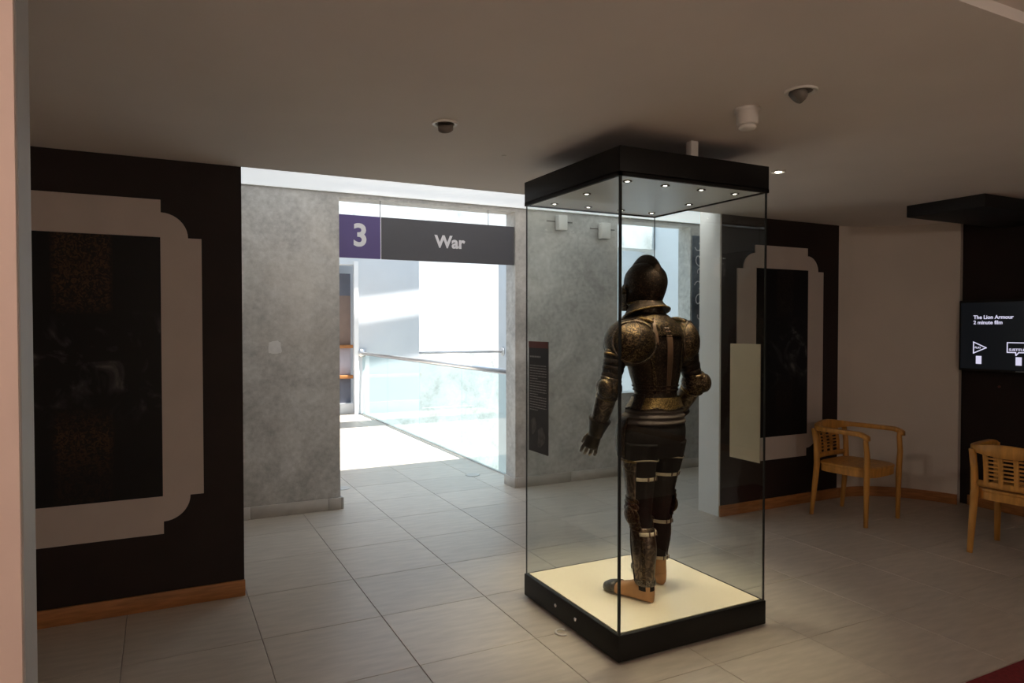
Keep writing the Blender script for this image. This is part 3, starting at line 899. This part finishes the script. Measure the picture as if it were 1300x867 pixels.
# pauldrons
def ellip(mb, c, r, n=16, m_=28, z0=-1.0, z1=1.0, bulge=None):
    rs = []
    for k in range(n + 1):
        u = z0 + (z1 - z0) * k / n
        u = max(-0.999, min(0.999, u))
        q = math.sqrt(1 - u * u)
        rs.append([W((c[0] + r[0] * q * math.cos(a), c[1] + r[1] * q * math.sin(a), c[2] + r[2] * u)) for a in [2 * math.pi * i / m_ for i in range(m_)]])
    return mb.rings(rs)
def cap_rim(c, r, axis, ang, n=40):
    ax = Vector(axis).normalized()
    u = ax.orthogonal().normalized(); v = ax.cross(u)
    out = []
    for i in range(n):
        t = 2 * math.pi * i / n
        q = ax * math.cos(ang) + (u * math.cos(t) + v * math.sin(t)) * math.sin(ang)
        out.append(W((c[0] + r[0] * q.x, c[1] + r[1] * q.y, c[2] + r[2] * q.z)))
    return out
for sgn, c, r in ((-1, (-0.150, -0.012, 1.470), (0.130, 0.146, 0.126)), (1, (0.182, -0.010, 1.475), (0.092, 0.128, 0.122))):
    m = MB(); ellip(m, c, r, 20, 36)
    pa = m.build('pauldron', 'arm_dark', arm)
    m = MB(); m.loop(cap_rim(c, (r[0] + .001, r[1] + .001, r[2] + .001), (sgn * 0.35, -0.9, 0.05), R(58)), 0.0055)
    m.build('pauldron_rim', 'arm_bright', pa)
    m = MB(); m.loop(cap_rim(c, r, (sgn * 0.9, -0.15, 0.35), R(62)), 0.004)
    m.build('pauldron_rim', 'arm_plain', pa)
    # haute-piece: raised flange beside the neck
    fl = [W((c[0] - sgn * r[0] * 0.55 + sgn * 0.02 * math.sin(t * 3.14), c[1] - 0.105 + 0.2 * t, c[2] + r[2] * (0.86 + 0.12 * math.sin(t * 3.14)))) for t in [k / 10 for k in range(11)]]
    m = MB(); m.tube(fl, [0.006 + 0.006 * math.sin(math.pi * k / 10) for k in range(11)], 8); m.build('shoulder_flange', 'arm_gold', pa)

def arm_chain(sh, el, wr, hd, sgn):
    sh, el, wr, hd = Vector(sh), Vector(el), Vector(wr), Vector(hd)
    def seg(a, b, ts):
        return [W(a.lerp(b, t)) for t in ts]
    # upper cannon of overlapping lames
    m = MB()
    for k in range(4):
        t0, t1 = 0.30 + 0.13 * k, 0.30 + 0.13 * (k + 1.25)
        m.tube(seg(sh, el, (t0, (t0 + t1) / 2, t1)), [0.060 - 0.003 * k, 0.064 - 0.003 * k, 0.060 - 0.003 * k], 24)
    uc = m.build('upper_cannon', 'arm_plain', arm)
    m = MB(); m.tube(seg(sh, el, (0.36, 0.385, 0.41)), [0.064, 0.066, 0.064], 24); m.build('arm_band', 'arm_gold', uc)
    m = MB(); m.tube(seg(sh, el, (0.72, 0.8, 0.9, 1.0)), [0.050, 0.050, 0.048, 0.045], 20); m.build('elbow_sleeve', 'mail', uc)
    # couter
    m = MB()
    ax = (wr - sh).normalized()
    rs = []
    for t, r_ in ((-0.060, 0.050), (-0.046, 0.058), (-0.040, 0.055), (-0.022, 0.066), (0, 0.071), (0.022, 0.066), (0.040, 0.055), (0.046, 0.058), (0.060, 0.050)):
        rs.append((el + ax * t, r_))
    m.tube([W(p_) for p_, _ in rs], [r_ for _, r_ in rs], 26)
    co = m.build('couter', 'arm_dark', arm)
    m = MB()
    wc = el + Vector((sgn * 0.030, -0.035 if sgn > 0 else -0.02, 0))
    ellip(m, wc, (0.046, 0.048, 0.056), 12, 22)
    m.build('elbow_boss', 'arm_dark', co)
    # lower cannon
    m = MB(); m.tube(seg(el, wr, (0.12, 0.2, 0.35, 0.6, 0.85, 0.98)), [0.050, 0.053, 0.054, 0.048, 0.041, 0.038], 26)
    lc = m.build('lower_cannon', 'arm_bright', arm)
    m = MB(); m.tube(seg(el, wr, (0.15, 0.19, 0.23)), [0.054, 0.057, 0.055], 26); m.build('arm_band', 'arm_gold', lc)
    # gauntlet: flared cuff, hand plates, five fingers
    m = MB(); m.tube(seg(el, wr, (0.70, 0.74, 0.85, 1.0, 1.08)), [0.060, 0.058, 0.050, 0.040, 0.038], 26)
    ga = m.build('gauntlet_cuff', 'arm_plain', arm)
    dv = (hd - wr).normalized()
    sd = Vector((sgn * 0.75, 0.65, 0)); sd = (sd - dv * sd.dot(dv)).normalized()
    nn = dv.cross(sd)
    L0 = 0.100
    m = MB()
    rs = []
    for t, w, th in ((-0.01, 0.032, 0.026), (0.025, 0.035, 0.027), (0.06, 0.040, 0.025), (0.088, 0.040, 0.021), (L0, 0.036, 0.016)):
        cc = wr + dv * t
        rs.append([W(cc + sd * (w * math.cos(a)) + nn * (th * math.sin(a))) for a in [2 * math.pi * i / 20 for i in range(20)]])
    m.rings(rs)
    m.build('hand_plate', 'arm_plain', ga)
    curl = -sgn
    for k, (o_, ln_) in enumerate(((0.031, 0.082), (0.011, 0.094), (-0.011, 0.088), (-0.031, 0.070))):
        p0 = wr + dv * (L0 - 0.015) + sd * o_
        p1 = p0 + dv * (ln_ * 0.45) + nn * (0.004 * curl) + sd * (o_ * 0.22)
        p2 = p1 + (dv * 0.85 + nn * (0.5 * curl)).normalized() * (ln_ * 0.33)
        p3 = p2 + (dv * 0.55 + nn * (0.8 * curl)).normalized() * (ln_ * 0.27)
        m = MB(); m.tube([W(q) for q in (p0, p0.lerp(p1, .5), p1, p1.lerp(p2, .5), p2, p3)], [0.0105, 0.0095, 0.0105, 0.009, 0.0095, 0.006], 10)
        m.build('finger', 'arm_bright', ga)
    p0 = wr + dv * 0.03 + sd * 0.028
    p1 = p0 + (dv * 0.85 + sd * 0.4 + nn * 0.3 * curl).normalized() * 0.038
    p2 = p1 + (dv * 0.95 + sd * 0.15 + nn * 0.3 * curl).normalized() * 0.034
    m = MB(); m.tube([W(q) for q in (p0, p0.lerp(p1, .6), p1, p2)], [0.014, 0.012, 0.011, 0.007], 10); m.build('thumb', 'arm_bright', ga)
arm_chain((-0.20, 0.0, 1.51), (-0.258, 0.02, 1.235), (-0.280, 0.105, 0.995), (-0.300, 0.205, 0.80), -1)
arm_chain((0.205, 0.0, 1.51), (0.288, -0.01, 1.245), (0.262, 0.125, 1.04), (0.225, 0.21, 0.93), 1)

# collar, helmet
coll = Loft([(0, 0.02, 1.585, 0.105, 0.105), (0, 0.025, 1.61, 0.086, 0.090), (0, 0.035, 1.65, 0.080, 0.088), (0, 0.04, 1.69, 0.078, 0.09)])
m = MB(); coll.solid(m, 1.585, 1.69, 10, 32)
go = m.build('gorget', 'arm_bright', arm)
m = MB(); coll.patch(m, 1.605, 1.622, 0, 359.9, 0.003, 0.005, 3, 40); m.build('gorget_lame', 'arm_gold', go)
HX, HY = 0.0, 0.058
def tiltz(z, y, k):
    return z - k * (y - HY)
rs = []
for r0, z, k in ((0.082, 1.692, 0.08), (0.088, 1.672, 0.14), (0.102, 1.648, 0.22), (0.120, 1.620, 0.30), (0.122, 1.613, 0.30), (0.110, 1.622, 0.28), (0.085, 1.65, 0.15)):
    ring = []
    for i in range(40):
        a = 2 * math.pi * i / 40
        x, y = HX + r0 * math.cos(a), HY - 0.012 + r0 * 1.08 * math.sin(a)
        ring.append(W((x, y, tiltz(z, y, k))))
    rs.append(ring)
m = MB(); m.rings(rs, True, False, False)
fl = m.build('collar_flange', 'arm_plain', arm)
m = MB(); m.loop([W((HX + 0.122 * math.cos(a), HY - 0.012 + 0.132 * math.sin(a), tiltz(1.617, HY - 0.012 + 0.132 * math.sin(a), 0.30))) for a in [2 * math.pi * i / 40 for i in range(40)]], 0.005)
m.build('flange_rim', 'arm_gold', fl)
skull = Loft([(HX, HY + 0.004, 1.665, 0.080, 0.098), (HX, HY, 1.70, 0.088, 0.112), (HX, HY - 0.004, 1.75, 0.099, 0.130), (HX, HY - 0.006, 1.795, 0.104, 0.136), (HX, HY - 0.006, 1.84, 0.094, 0.124), (HX, HY - 0.004, 1.872, 0.072, 0.098), (HX, HY, 1.893, 0.044, 0.064), (HX, HY, 1.900, 0.012, 0.02)])
m = MB(); skull.solid(m, 1.665, 1.900, 26, 40)
he = m.build('helmet', 'arm_plain', arm)
# comb: tall rounded crest from brow to nape
rs = []
for k in range(25):
    th = R(20 + 190 * k / 24)
    rr = 0.135 + 0.0 * k
    yc, zc = HY + rr * math.cos(th) * 0.98, 1.775 + 0.125 * math.sin(th)
    hgt = 0.040 * max(0.02, math.sin(math.pi * min(1.0, k / 20))) ** 1.2
    nrm = Vector((0, math.cos(th), math.sin(th)))
    base = Vector((HX, yc, zc)) - nrm * 0.012
    ring = []
    for w, h in ((-0.034, 0), (-0.026, 0.3), (-0.018, 0.7), (-0.008, 1.0), (0.008, 1.0), (0.018, 0.7), (0.026, 0.3), (0.034, 0)):
        q = base + nrm * (hgt * h + 0.012 * (h > 0)) + Vector((w, 0, 0))
        ring.append(W(q))
    rs.append(ring)
m = MB(); m.rings(rs); m.build('comb', 'arm_plain', he)
# visor and bevor, pointed to the front
rs = []
for t, rx, rz, zc in ((0.0, 0.103, 0.078, 1.745), (0.35, 0.094, 0.074, 1.742), (0.65, 0.072, 0.062, 1.736), (0.88, 0.042, 0.042, 1.728), (1.0, 0.012, 0.02, 1.722)):
    rs.append([W((HX + rx * math.cos(a), HY + 0.04 + 0.135 * t, zc + rz * math.sin(a))) for a in [2 * math.pi * i / 28 for i in range(28)]])
m = MB(); m.rings(rs); m.build('visor', 'arm_dark', he)
rs = []
for t, r_, z in ((0.0, 0.103, 1.64), (0.3, 0.106, 1.67), (0.7, 0.108, 1.70), (1.0, 0.104, 1.73)):
    rs.append([W((HX + r_ * math.cos(a), HY + 0.045 + r_ * 1.15 * math.sin(a), z)) for a in [R(-10 + 200 * i / 24) for i in range(25)]])
m = MB(); m.rings(rs, False); m.build('bevor', 'arm_dark', he)
for sgn in (-1, 1):
    m = MB(); ellip(m, (HX + sgn * 0.102, HY + 0.03, 1.765), (0.009, 0.014, 0.014), 6, 14); m.build('visor_pivot', 'arm_plain', he)
m = MB(); skull.patch(m, 1.672, 1.684, 0, 359.9, 0.001, 0.004, 3, 40); m.build('helmet_rim', 'arm_gold', he)

# ------------------------------------------------------------------ wooden armchairs
def chair_parts(root):
    P = lambda mb, n, par=root: mb.build(n, 'chair_wood', par, True)
    # seat: rounded front, slight dish
    out = []
    for k in range(40):
        a = 2 * math.pi * k / 40
        cx, sy = math.cos(a), math.sin(a)
        e = 0.45
        out.append((0.232 * (abs(cx) ** e) * (1 if cx > 0 else -1), 0.232 * (abs(sy) ** (e if sy > 0 else 0.62)) * (1 if sy > 0 else -1)))
    m = MB()
    rs = []
    for z, s_ in ((0.425, 0.97), (0.430, 1.0), (0.445, 1.0), (0.450, 0.97), (0.447, 0.75), (0.444, 0.4), (0.443, 0.02)):
        rs.append([(a * s_, b * s_, z) for a, b in out])
    m.rings(rs); P(m, 'seat')
    m = MB()
    rs = []
    for z, s_ in ((0.375, 0.93), (0.375, 0.98), (0.427, 0.98), (0.427, 0.93)):
        rs.append([(a * s_, b * s_, z) for a, b in out])
    rs.append(rs[0]); m.rings(rs, True, False, False, False); P(m, 'apron')
    # front legs run up to carry the arms
    for s_ in (-1, 1):
        m = MB(); m.tube([(s_ * 0.238, -0.205, 0), (s_ * 0.238, -0.207, 0.2), (s_ * 0.240, -0.21, 0.42), (s_ * 0.246, -0.215, 0.55), (s_ * 0.250, -0.205, 0.66), (s_ * 0.252, -0.21, 0.715)],
                         [0.019, 0.022, 0.026, 0.024, 0.022, 0.022], 4 * 3, 0.85); P(m, 'leg')
        m = MB(); m.tube([(s_ * 0.225, 0.262, 0), (s_ * 0.222, 0.25, 0.12), (s_ * 0.218, 0.235, 0.28), (s_ * 0.215, 0.222, 0.43), (s_ * 0.217, 0.228, 0.58), (s_ * 0.222, 0.25, 0.715)],
                         [0.018, 0.021, 0.024, 0.026, 0.023, 0.022], 12, 0.9); P(m, 'leg')
    # bowed rail: arms and crest in one sweep
    ctl = [(-0.262, -0.235), (-0.262, -0.13), (-0.258, 0.02), (-0.243, 0.16), (-0.195, 0.238), (-0.10, 0.272), (0, 0.282), (0.10, 0.272), (0.195, 0.238), (0.243, 0.16), (0.258, 0.02), (0.262, -0.13), (0.262, -0.235)]
    c2 = smooth_poly(ctl, 5)
    rs = []
    for i, q in enumerate(c2):
        t = (c2[min(i + 1, len(c2) - 1)] - c2[max(i - 1, 0)]).normalized()
        nn = Vector((t.y, -t.x))
        u = i / (len(c2) - 1)
        bk = max(0.0, 1 - abs(u - 0.5) / 0.26)
        bk = bk * bk * (3 - 2 * bk)
        drop = 0.03 * max(0, 1 - min(u, 1 - u) / 0.06)
        w = 0.024 * (1 - bk) + 0.013 * bk
        zl, zh = 0.703 - drop - 0.025 * bk, 0.738 - drop + 0.030 * bk
        ring = []
        for aa, zz in ((-w, zl + .004), (-w + .004, zl), (w - .004, zl), (w, zl + .004), (w, zh - .004), (w - .004, zh), (-w + .004, zh), (-w, zh - .004)):
            p_ = q + nn * aa
            ring.append((p_.x, p_.y, zz))
        rs.append(ring)
    m = MB(); m.rings(rs); P(m, 'arm_rail')
    # lower back rail, uprights and small rungs
    m = MB(); m.tube([(-0.215, 0.226, 0.485), (-0.1, 0.245, 0.485), (0, 0.25, 0.485), (0.1, 0.245, 0.485), (0.215, 0.226, 0.485)], 0.022, 8, 0.5); P(m, 'back_rail')
    ux = (-0.135, -0.045, 0.045, 0.135)
    dep = lambda x: 0.252 - 0.35 * x * x
    for x in ux:
        m = MB(); m.rings([[(x + a, dep(x) + o + b, z) for a, b in ((-0.014, -0.007), (0.014, -0.007), (0.014, 0.007), (-0.014, 0.007))] for z, o in ((0.48, 0), (0.58, 0.004), (0.70, 0.024))], smooth=False); P(m, 'back_slat')
    for a, b in zip(ux, ux[1:]):
        for k in range(6):
            z = 0.525 + 0.027 * k
            xm = (a + b) / 2
            o = 0.004 + 0.012 * max(0, (z - 0.55) / 0.12)
            m = MB(); m.box(a + 0.012, b - 0.012, dep(xm) + o - 0.005, dep(xm) + o + 0.005, z, z + 0.012); P(m, 'rung')
ch1 = thing('wooden_armchair', (5.065, 3.735, 0), 'honey-coloured wooden armchair before the curved white wall', 'chair', 'wooden armchairs', R(7), local=True)
chair_parts(ch1)
ch2 = ch1.copy(); COL.objects.link(ch2)
for c in list(ch1.children):
    d = c.copy(); COL.objects.link(d); d.parent = ch2
ch2.location = (5.245, 2.60, 0)
ch2.rotation_euler = (0, 0, R(97))
ch2['label'] = 'honey-coloured wooden armchair with slatted back turned towards the camera, facing the screen'

# ------------------------------------------------------------------ screen
tv = thing('wall_screen_monitor', (6.18, 3.05, 1.18), 'black wall-mounted screen showing white film titles and icons', 'screen')
MB().bev(6.155, 6.215, 2.525, 3.578, 1.18, 1.777, 0.006).build('casing', 'black_matt', tv)
MB().box(6.149, 6.158, 2.545, 3.558, 1.20, 1.757).build('display_panel', 'screen', tv)
MB().box(6.21, 6.292, 2.85, 3.25, 1.32, 1.64).build('wall_bracket', 'black_matt', tv)
MB().box(6.153, 6.156, 3.0, 3.13, 1.188, 1.194).build('logo_strip', 'steel', tv)
ax_, ay_ = (0, -1, 0), (0, 0, 1)
text_obj('title_text', 'The Lion Armour', 0.043, 'screen_text', tv, (6.148, 3.456, 1.632), ax_, ay_, align='LEFT', bold=0.0009)
text_obj('title_text', '2 minute film', 0.043, 'screen_text', tv, (6.148, 3.456, 1.588), ax_, ay_, align='LEFT', bold=0.0009)
def ybar(mb, a, b, w=0.008):
    """flat stroke on the screen between (y, z) points"""
    a, b = Vector(a), Vector(b)
    t = (b - a).normalized(); nn = Vector((-t.y, t.x)) * (w / 2)
    a2, b2 = a - t * (w / 2), b + t * (w / 2)
    q = [a2 + nn, b2 + nn, b2 - nn, a2 - nn]
    mb.prism([(p_.x, p_.y) for p_ in q], 6.1475, 6.149, 'x')
m = MB(); tri = [(3.452, 1.424), (3.452, 1.331), (3.352, 1.378)]
for i in range(3): ybar(m, tri[i], tri[(i + 1) % 3])
m.build('play_icon', 'screen_text', tv)
text_obj('play_text', 'PLAY', 0.022, 'screen_text', tv, (6.148, 3.442, 1.377), ax_, ay_, align='LEFT', bold=0.0005)
m = MB(); bub = [(3.19, 1.424), (3.02, 1.424), (3.02, 1.345), (3.105, 1.345), (3.125, 1.322), (3.128, 1.345), (3.19, 1.345)]
for i in range(len(bub)): ybar(m, bub[i], bub[(i + 1) % len(bub)])
m.build('subtitle_icon', 'screen_text', tv)
text_obj('subtitle_text', 'SUBTITLES', 0.028, 'screen_text', tv, (6.148, 3.178, 1.366), ax_, ay_, align='LEFT', bold=0.0005)
for y in (3.41, 3.105):
    MB().box(6.1475, 6.149, y - 0.022, y + 0.022, 1.241, 1.308).build('button_mark', 'screen_text', tv)

sk = thing('wall_socket', (6.29, 3.06, 1.05), 'small grey socket with hanging cable below the screen', 'socket')
MB().bev(6.276, 6.29, 3.03, 3.11, 1.03, 1.10, 0.003).build('plate', 'steel', sk)
MB().bev(6.25, 6.276, 3.055, 3.085, 1.045, 1.075, 0.004).build('plug', 'white_plastic', sk)
MB().tube([(6.262, 3.07, 1.045), (6.262, 3.07, 0.8), (6.27, 3.075, 0.5), (6.265, 3.06, 0.2), (6.262, 3.06, 0.1)], 0.006, 8).build('cable', 'label_text', sk)
rd = MB().lathe([(0, 0), (0.010, 0), (0.010, 0.006), (0, 0.008)], (0, 0, 0), 14)
rd.v = [(6.29 - z, 3.32 + x, 1.05 + y) for x, y, z in rd.v]
tag(rd.build('indicator_button', 'label_red'), 'tiny red button on dark wall under the screen', 'button')

# hood over the screen
hb = MB().bev(5.045, 6.289, 2.772, 3.33, 2.378, CZ, 0.004)
tag(hb.build('sound_hood', 'black_matt'), 'flat black box fixed under the ceiling in front of the screen', 'ceiling box')

# ------------------------------------------------------------------ ceiling fittings
def downlight(x, y, label, r=0.062, tilt=(0.4, 0.2), on=False):
    t = thing('ceiling_spotlight', (x, y, CZ), label, 'ceiling light', 'recessed ceiling spotlights')
    MB().lathe([(r * 0.72, 0.0), (r, 0.0), (r, -0.006), (r * 0.96, -0.009), (r * 0.72, -0.006), (r * 0.70, 0.0)], (x, y, CZ), 28).build('trim_ring', 'white_plastic', t)
    if on:
        MB().lathe([(0, -0.002), (r * 0.68, -0.002), (r * 0.68, -0.004), (0, -0.005)], (x, y, CZ), 24).build('reflector', 'fixture_dark', t)
        MB().lathe([(0, -0.004), (r * 0.45, -0.004), (r * 0.45, -0.007), (0, -0.008)], (x, y, CZ), 20).build('lens', 'lamp_on', t)
    else:
        MB().lathe([(0, -0.001), (r * 0.71, -0.001), (r * 0.71, -0.003), (0, -0.003)], (x, y, CZ), 24).build('recess', 'fixture_dark', t)
        mb = MB()
        ax = Vector((tilt[0], tilt[1], -1)).normalized()
        c = Vector((x, y, CZ))
        mb.tube([c + ax * q for q in (0.0, 0.012, 0.032, 0.033, 0.02)], [r * 0.55, r * 0.60, r * 0.60, r * 0.5, r * 0.42], 24)
        mb.v = [(a, b, min(z, CZ - 0.002)) for a, b, z in mb.v]
        mb.build('lamp_head', 'fixture_dark', t)
    return t
downlight(1.151, 2.924, 'tilted recessed spotlight alone above the opening side of the ceiling', 0.058, (0.5, 0.9))
downlight(2.223, 1.899, 'tilted recessed spotlight beside the white ceiling sensor', 0.062, (-0.9, 0.5))
downlight(3.254, 2.937, 'small lit recessed spotlight right of the display case top', 0.042, on=True)

sn = thing('ceiling_sensor', (2.208, 2.158, CZ), 'white cylindrical sensor on the ceiling above the display case', 'sensor')
MB().lathe([(0, 0), (0.052, 0), (0.053, -0.012), (0.046, -0.014), (0.044, -0.062), (0.040, -0.068), (0, -0.068)], (2.208, 2.158, CZ), 32).build('housing', 'white_plastic', sn)
MB().lathe([(0, -0.068), (0.030, -0.068), (0.036, -0.075), (0.036, -0.082), (0.028, -0.088), (0, -0.089)], (2.208, 2.158, CZ), 32).build('lens_cap', 'white_plastic', sn)
tag(MB().lathe([(0, 0), (0.012, 0), (0.010, -0.004), (0, -0.005)], (1.649, 3.332, CZ), 14).build('ceiling_stud', 'white_plastic'), 'tiny white stud on bare ceiling left of the case', 'stud')
cd = thing('cable_duct', (2.345, 2.66, TZ1), 'small beige cable duct between case top and ceiling', 'duct')
MB().bev(2.335, 2.380, 2.645, 2.685, TZ1, CZ, 0.003).build('cover', 'white_plastic', cd)
MB().bev(2.332, 2.383, 2.642, 2.688, TZ1, TZ1 + 0.012, 0.002).build('foot', 'white_plastic', cd)

for (x0, x1, z0, z1, lb) in ((3.476, 3.576, 2.50, 2.645, 'small white wall box on concrete, the one nearer the sign'), (3.98, 4.09, 2.445, 2.605, 'small white wall box on concrete, the one nearer the second opening')):
    t = thing('wall_box', ((x0 + x1) / 2, Y2, z0), lb, 'wall box', 'white boxes high on the concrete wall')
    MB().bev(x0 + 0.02, x1 - 0.02, Y2 - 0.03, Y2, z0 + 0.03, z1 - 0.03, 0.003).build('bracket', 'fixture_dark', t)
    MB().bev(x0, x1, Y2 - 0.10, Y2 - 0.03, z0, z1, 0.006).build('body', 'white_plastic', t)
    MB().tube([(x0 - 0.09, Y2 - 0.02, z1 - 0.055), (x1 + 0.10, Y2 - 0.02, z1 - 0.055)], 0.005, 8).build('rod', 'fixture_dark', t)

bn = thing('wall_banner', (5.30, Y2, 1.12), 'slate-blue swirl-patterned banner edge beside the white wall end', 'banner')
MB().box(5.24, 5.62, Y2 - 0.012, Y2, 1.12, 2.56).build('cloth', 'banner', bn)
m = MB()
for k in range(9):
    pts = []
    for q in range(22):
        a = q / 21 * 4.2 + k
        r_ = 0.012 + 0.05 * q / 21
        pts.append((5.33 + r_ * math.cos(a) * (1 if k % 2 else -1), Y2 - 0.013, 1.22 + 0.155 * k + r_ * 1.3 * math.sin(a)))
    m.tube(pts, 0.006, 6, 0.4)
m.build('swirl_print', 'letter', bn)

for (x, y), lb in (((2.911, 6.628), 'flush floor disc near the balustrade foot'), ((1.548, 6.646), 'flush floor disc by the left concrete wall end')):
    tag(MB().lathe([(0, 0.0), (0.075, 0.0), (0.078, 0.002), (0.07, 0.004), (0.04, 0.003), (0, 0.003)], (x, y, 0), 28).build('floor_disc', 'stone'), lb, 'floor light', 'flush floor discs')

hk = MB(); hk.tube([(1.80 + 0.03 * math.cos(a), 2.98 + 0.035 * math.sin(a), 0.006) for a in [R(30 + 250 * k / 14) for k in range(15)]], 0.005, 8)
tag(hk.build('cable_hook', 'white_plastic'), 'small white hooked cable end on floor beside the case', 'cable')

rm = MB().bev(3.10, 5.2, 0.2, 1.755, 0.0, 0.012, 0.004)
tag(rm.build('floor_mat', 'red_mat'), 'dark red mat at the near right of the floor', 'mat')

# ------------------------------------------------------------------ lamps of the room (warm ceiling lamps behind the viewpoint and over the chairs)
def room_lamp(x, y, w, label, col=(1.0, 0.84, 0.71), size=0.10, spot=None, aim=None):
    t = thing('ceiling_lamp', (x, y, CZ), label, 'ceiling light', 'round ceiling lamps of the room')
    MB().lathe([(0, 0), (size, 0), (size * 1.05, -0.01), (size * 0.9, -0.028), (size * 0.8, -0.03)], (x, y, CZ), 28).build('base', 'white_plastic', t)
    MB().lathe([(0, -0.030), (size * 0.8, -0.030), (size * 0.6, -0.05), (0, -0.058)], (x, y, CZ), 28).build('diffuser', 'lamp_on', t)
    ld = bpy.data.lights.new('lamp', 'SPOT' if spot else 'POINT')
    ld.energy = w
    ld.color = col
    ld.shadow_soft_size = size
    if spot:
        ld.spot_size = R(spot); ld.spot_blend = 0.8
    lo = bpy.data.objects.new('lamp', ld)
    COL.objects.link(lo)
    lo.parent = t
    lo.location = (0, 0, -0.09 - (0 if spot else 0.1))
    if aim:
        lo.rotation_euler = (Vector(aim) - Vector((x, y, CZ - 0.1))).to_track_quat('-Z', 'Y').to_euler()
# glowing diffuser panels in the passage ceiling, above the concrete wall
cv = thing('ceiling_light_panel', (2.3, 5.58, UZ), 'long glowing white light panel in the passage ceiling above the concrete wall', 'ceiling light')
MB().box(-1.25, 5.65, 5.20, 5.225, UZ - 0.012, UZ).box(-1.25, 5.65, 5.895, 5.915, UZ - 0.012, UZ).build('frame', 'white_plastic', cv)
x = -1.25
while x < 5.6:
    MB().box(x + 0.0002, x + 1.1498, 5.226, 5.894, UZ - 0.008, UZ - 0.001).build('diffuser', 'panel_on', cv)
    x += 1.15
# strip light behind the edge of the room ceiling, washing the concrete wall
cs = thing('strip_light', (2.24, Y1 + 0.04, 2.50), 'slim strip light fixed behind the edge of the room ceiling', 'strip light')
MB().bev(0.5, 3.98, Y1 + 0.001, Y1 + 0.035, 2.52, 2.56, 0.003).build('channel', 'white_plastic', cs)
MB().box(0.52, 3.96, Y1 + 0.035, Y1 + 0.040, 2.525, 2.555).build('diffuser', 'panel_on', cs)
ld = bpy.data.lights.new('strip_lamp', 'AREA')
ld.shape = 'RECTANGLE'; ld.size = 3.4; ld.size_y = 0.03; ld.energy = 9; ld.color = (1.0, 0.98, 0.95)
lo = bpy.data.objects.new('strip_lamp', ld); COL.objects.link(lo); lo.parent = cs
lo.location = (0, 0.012, 0.04)
lo.rotation_euler = (R(85), 0, 0)
room_lamp(-0.9, 0.2, 21, 'round ceiling lamp near the door jamb behind the viewpoint', (1.0, 0.73, 0.62))
room_lamp(2.0, -1.8, 44, 'round ceiling lamp in the middle of the room behind the viewpoint')

for o in bpy.data.objects:
    if '_o' in o.keys():
        del o['_o']
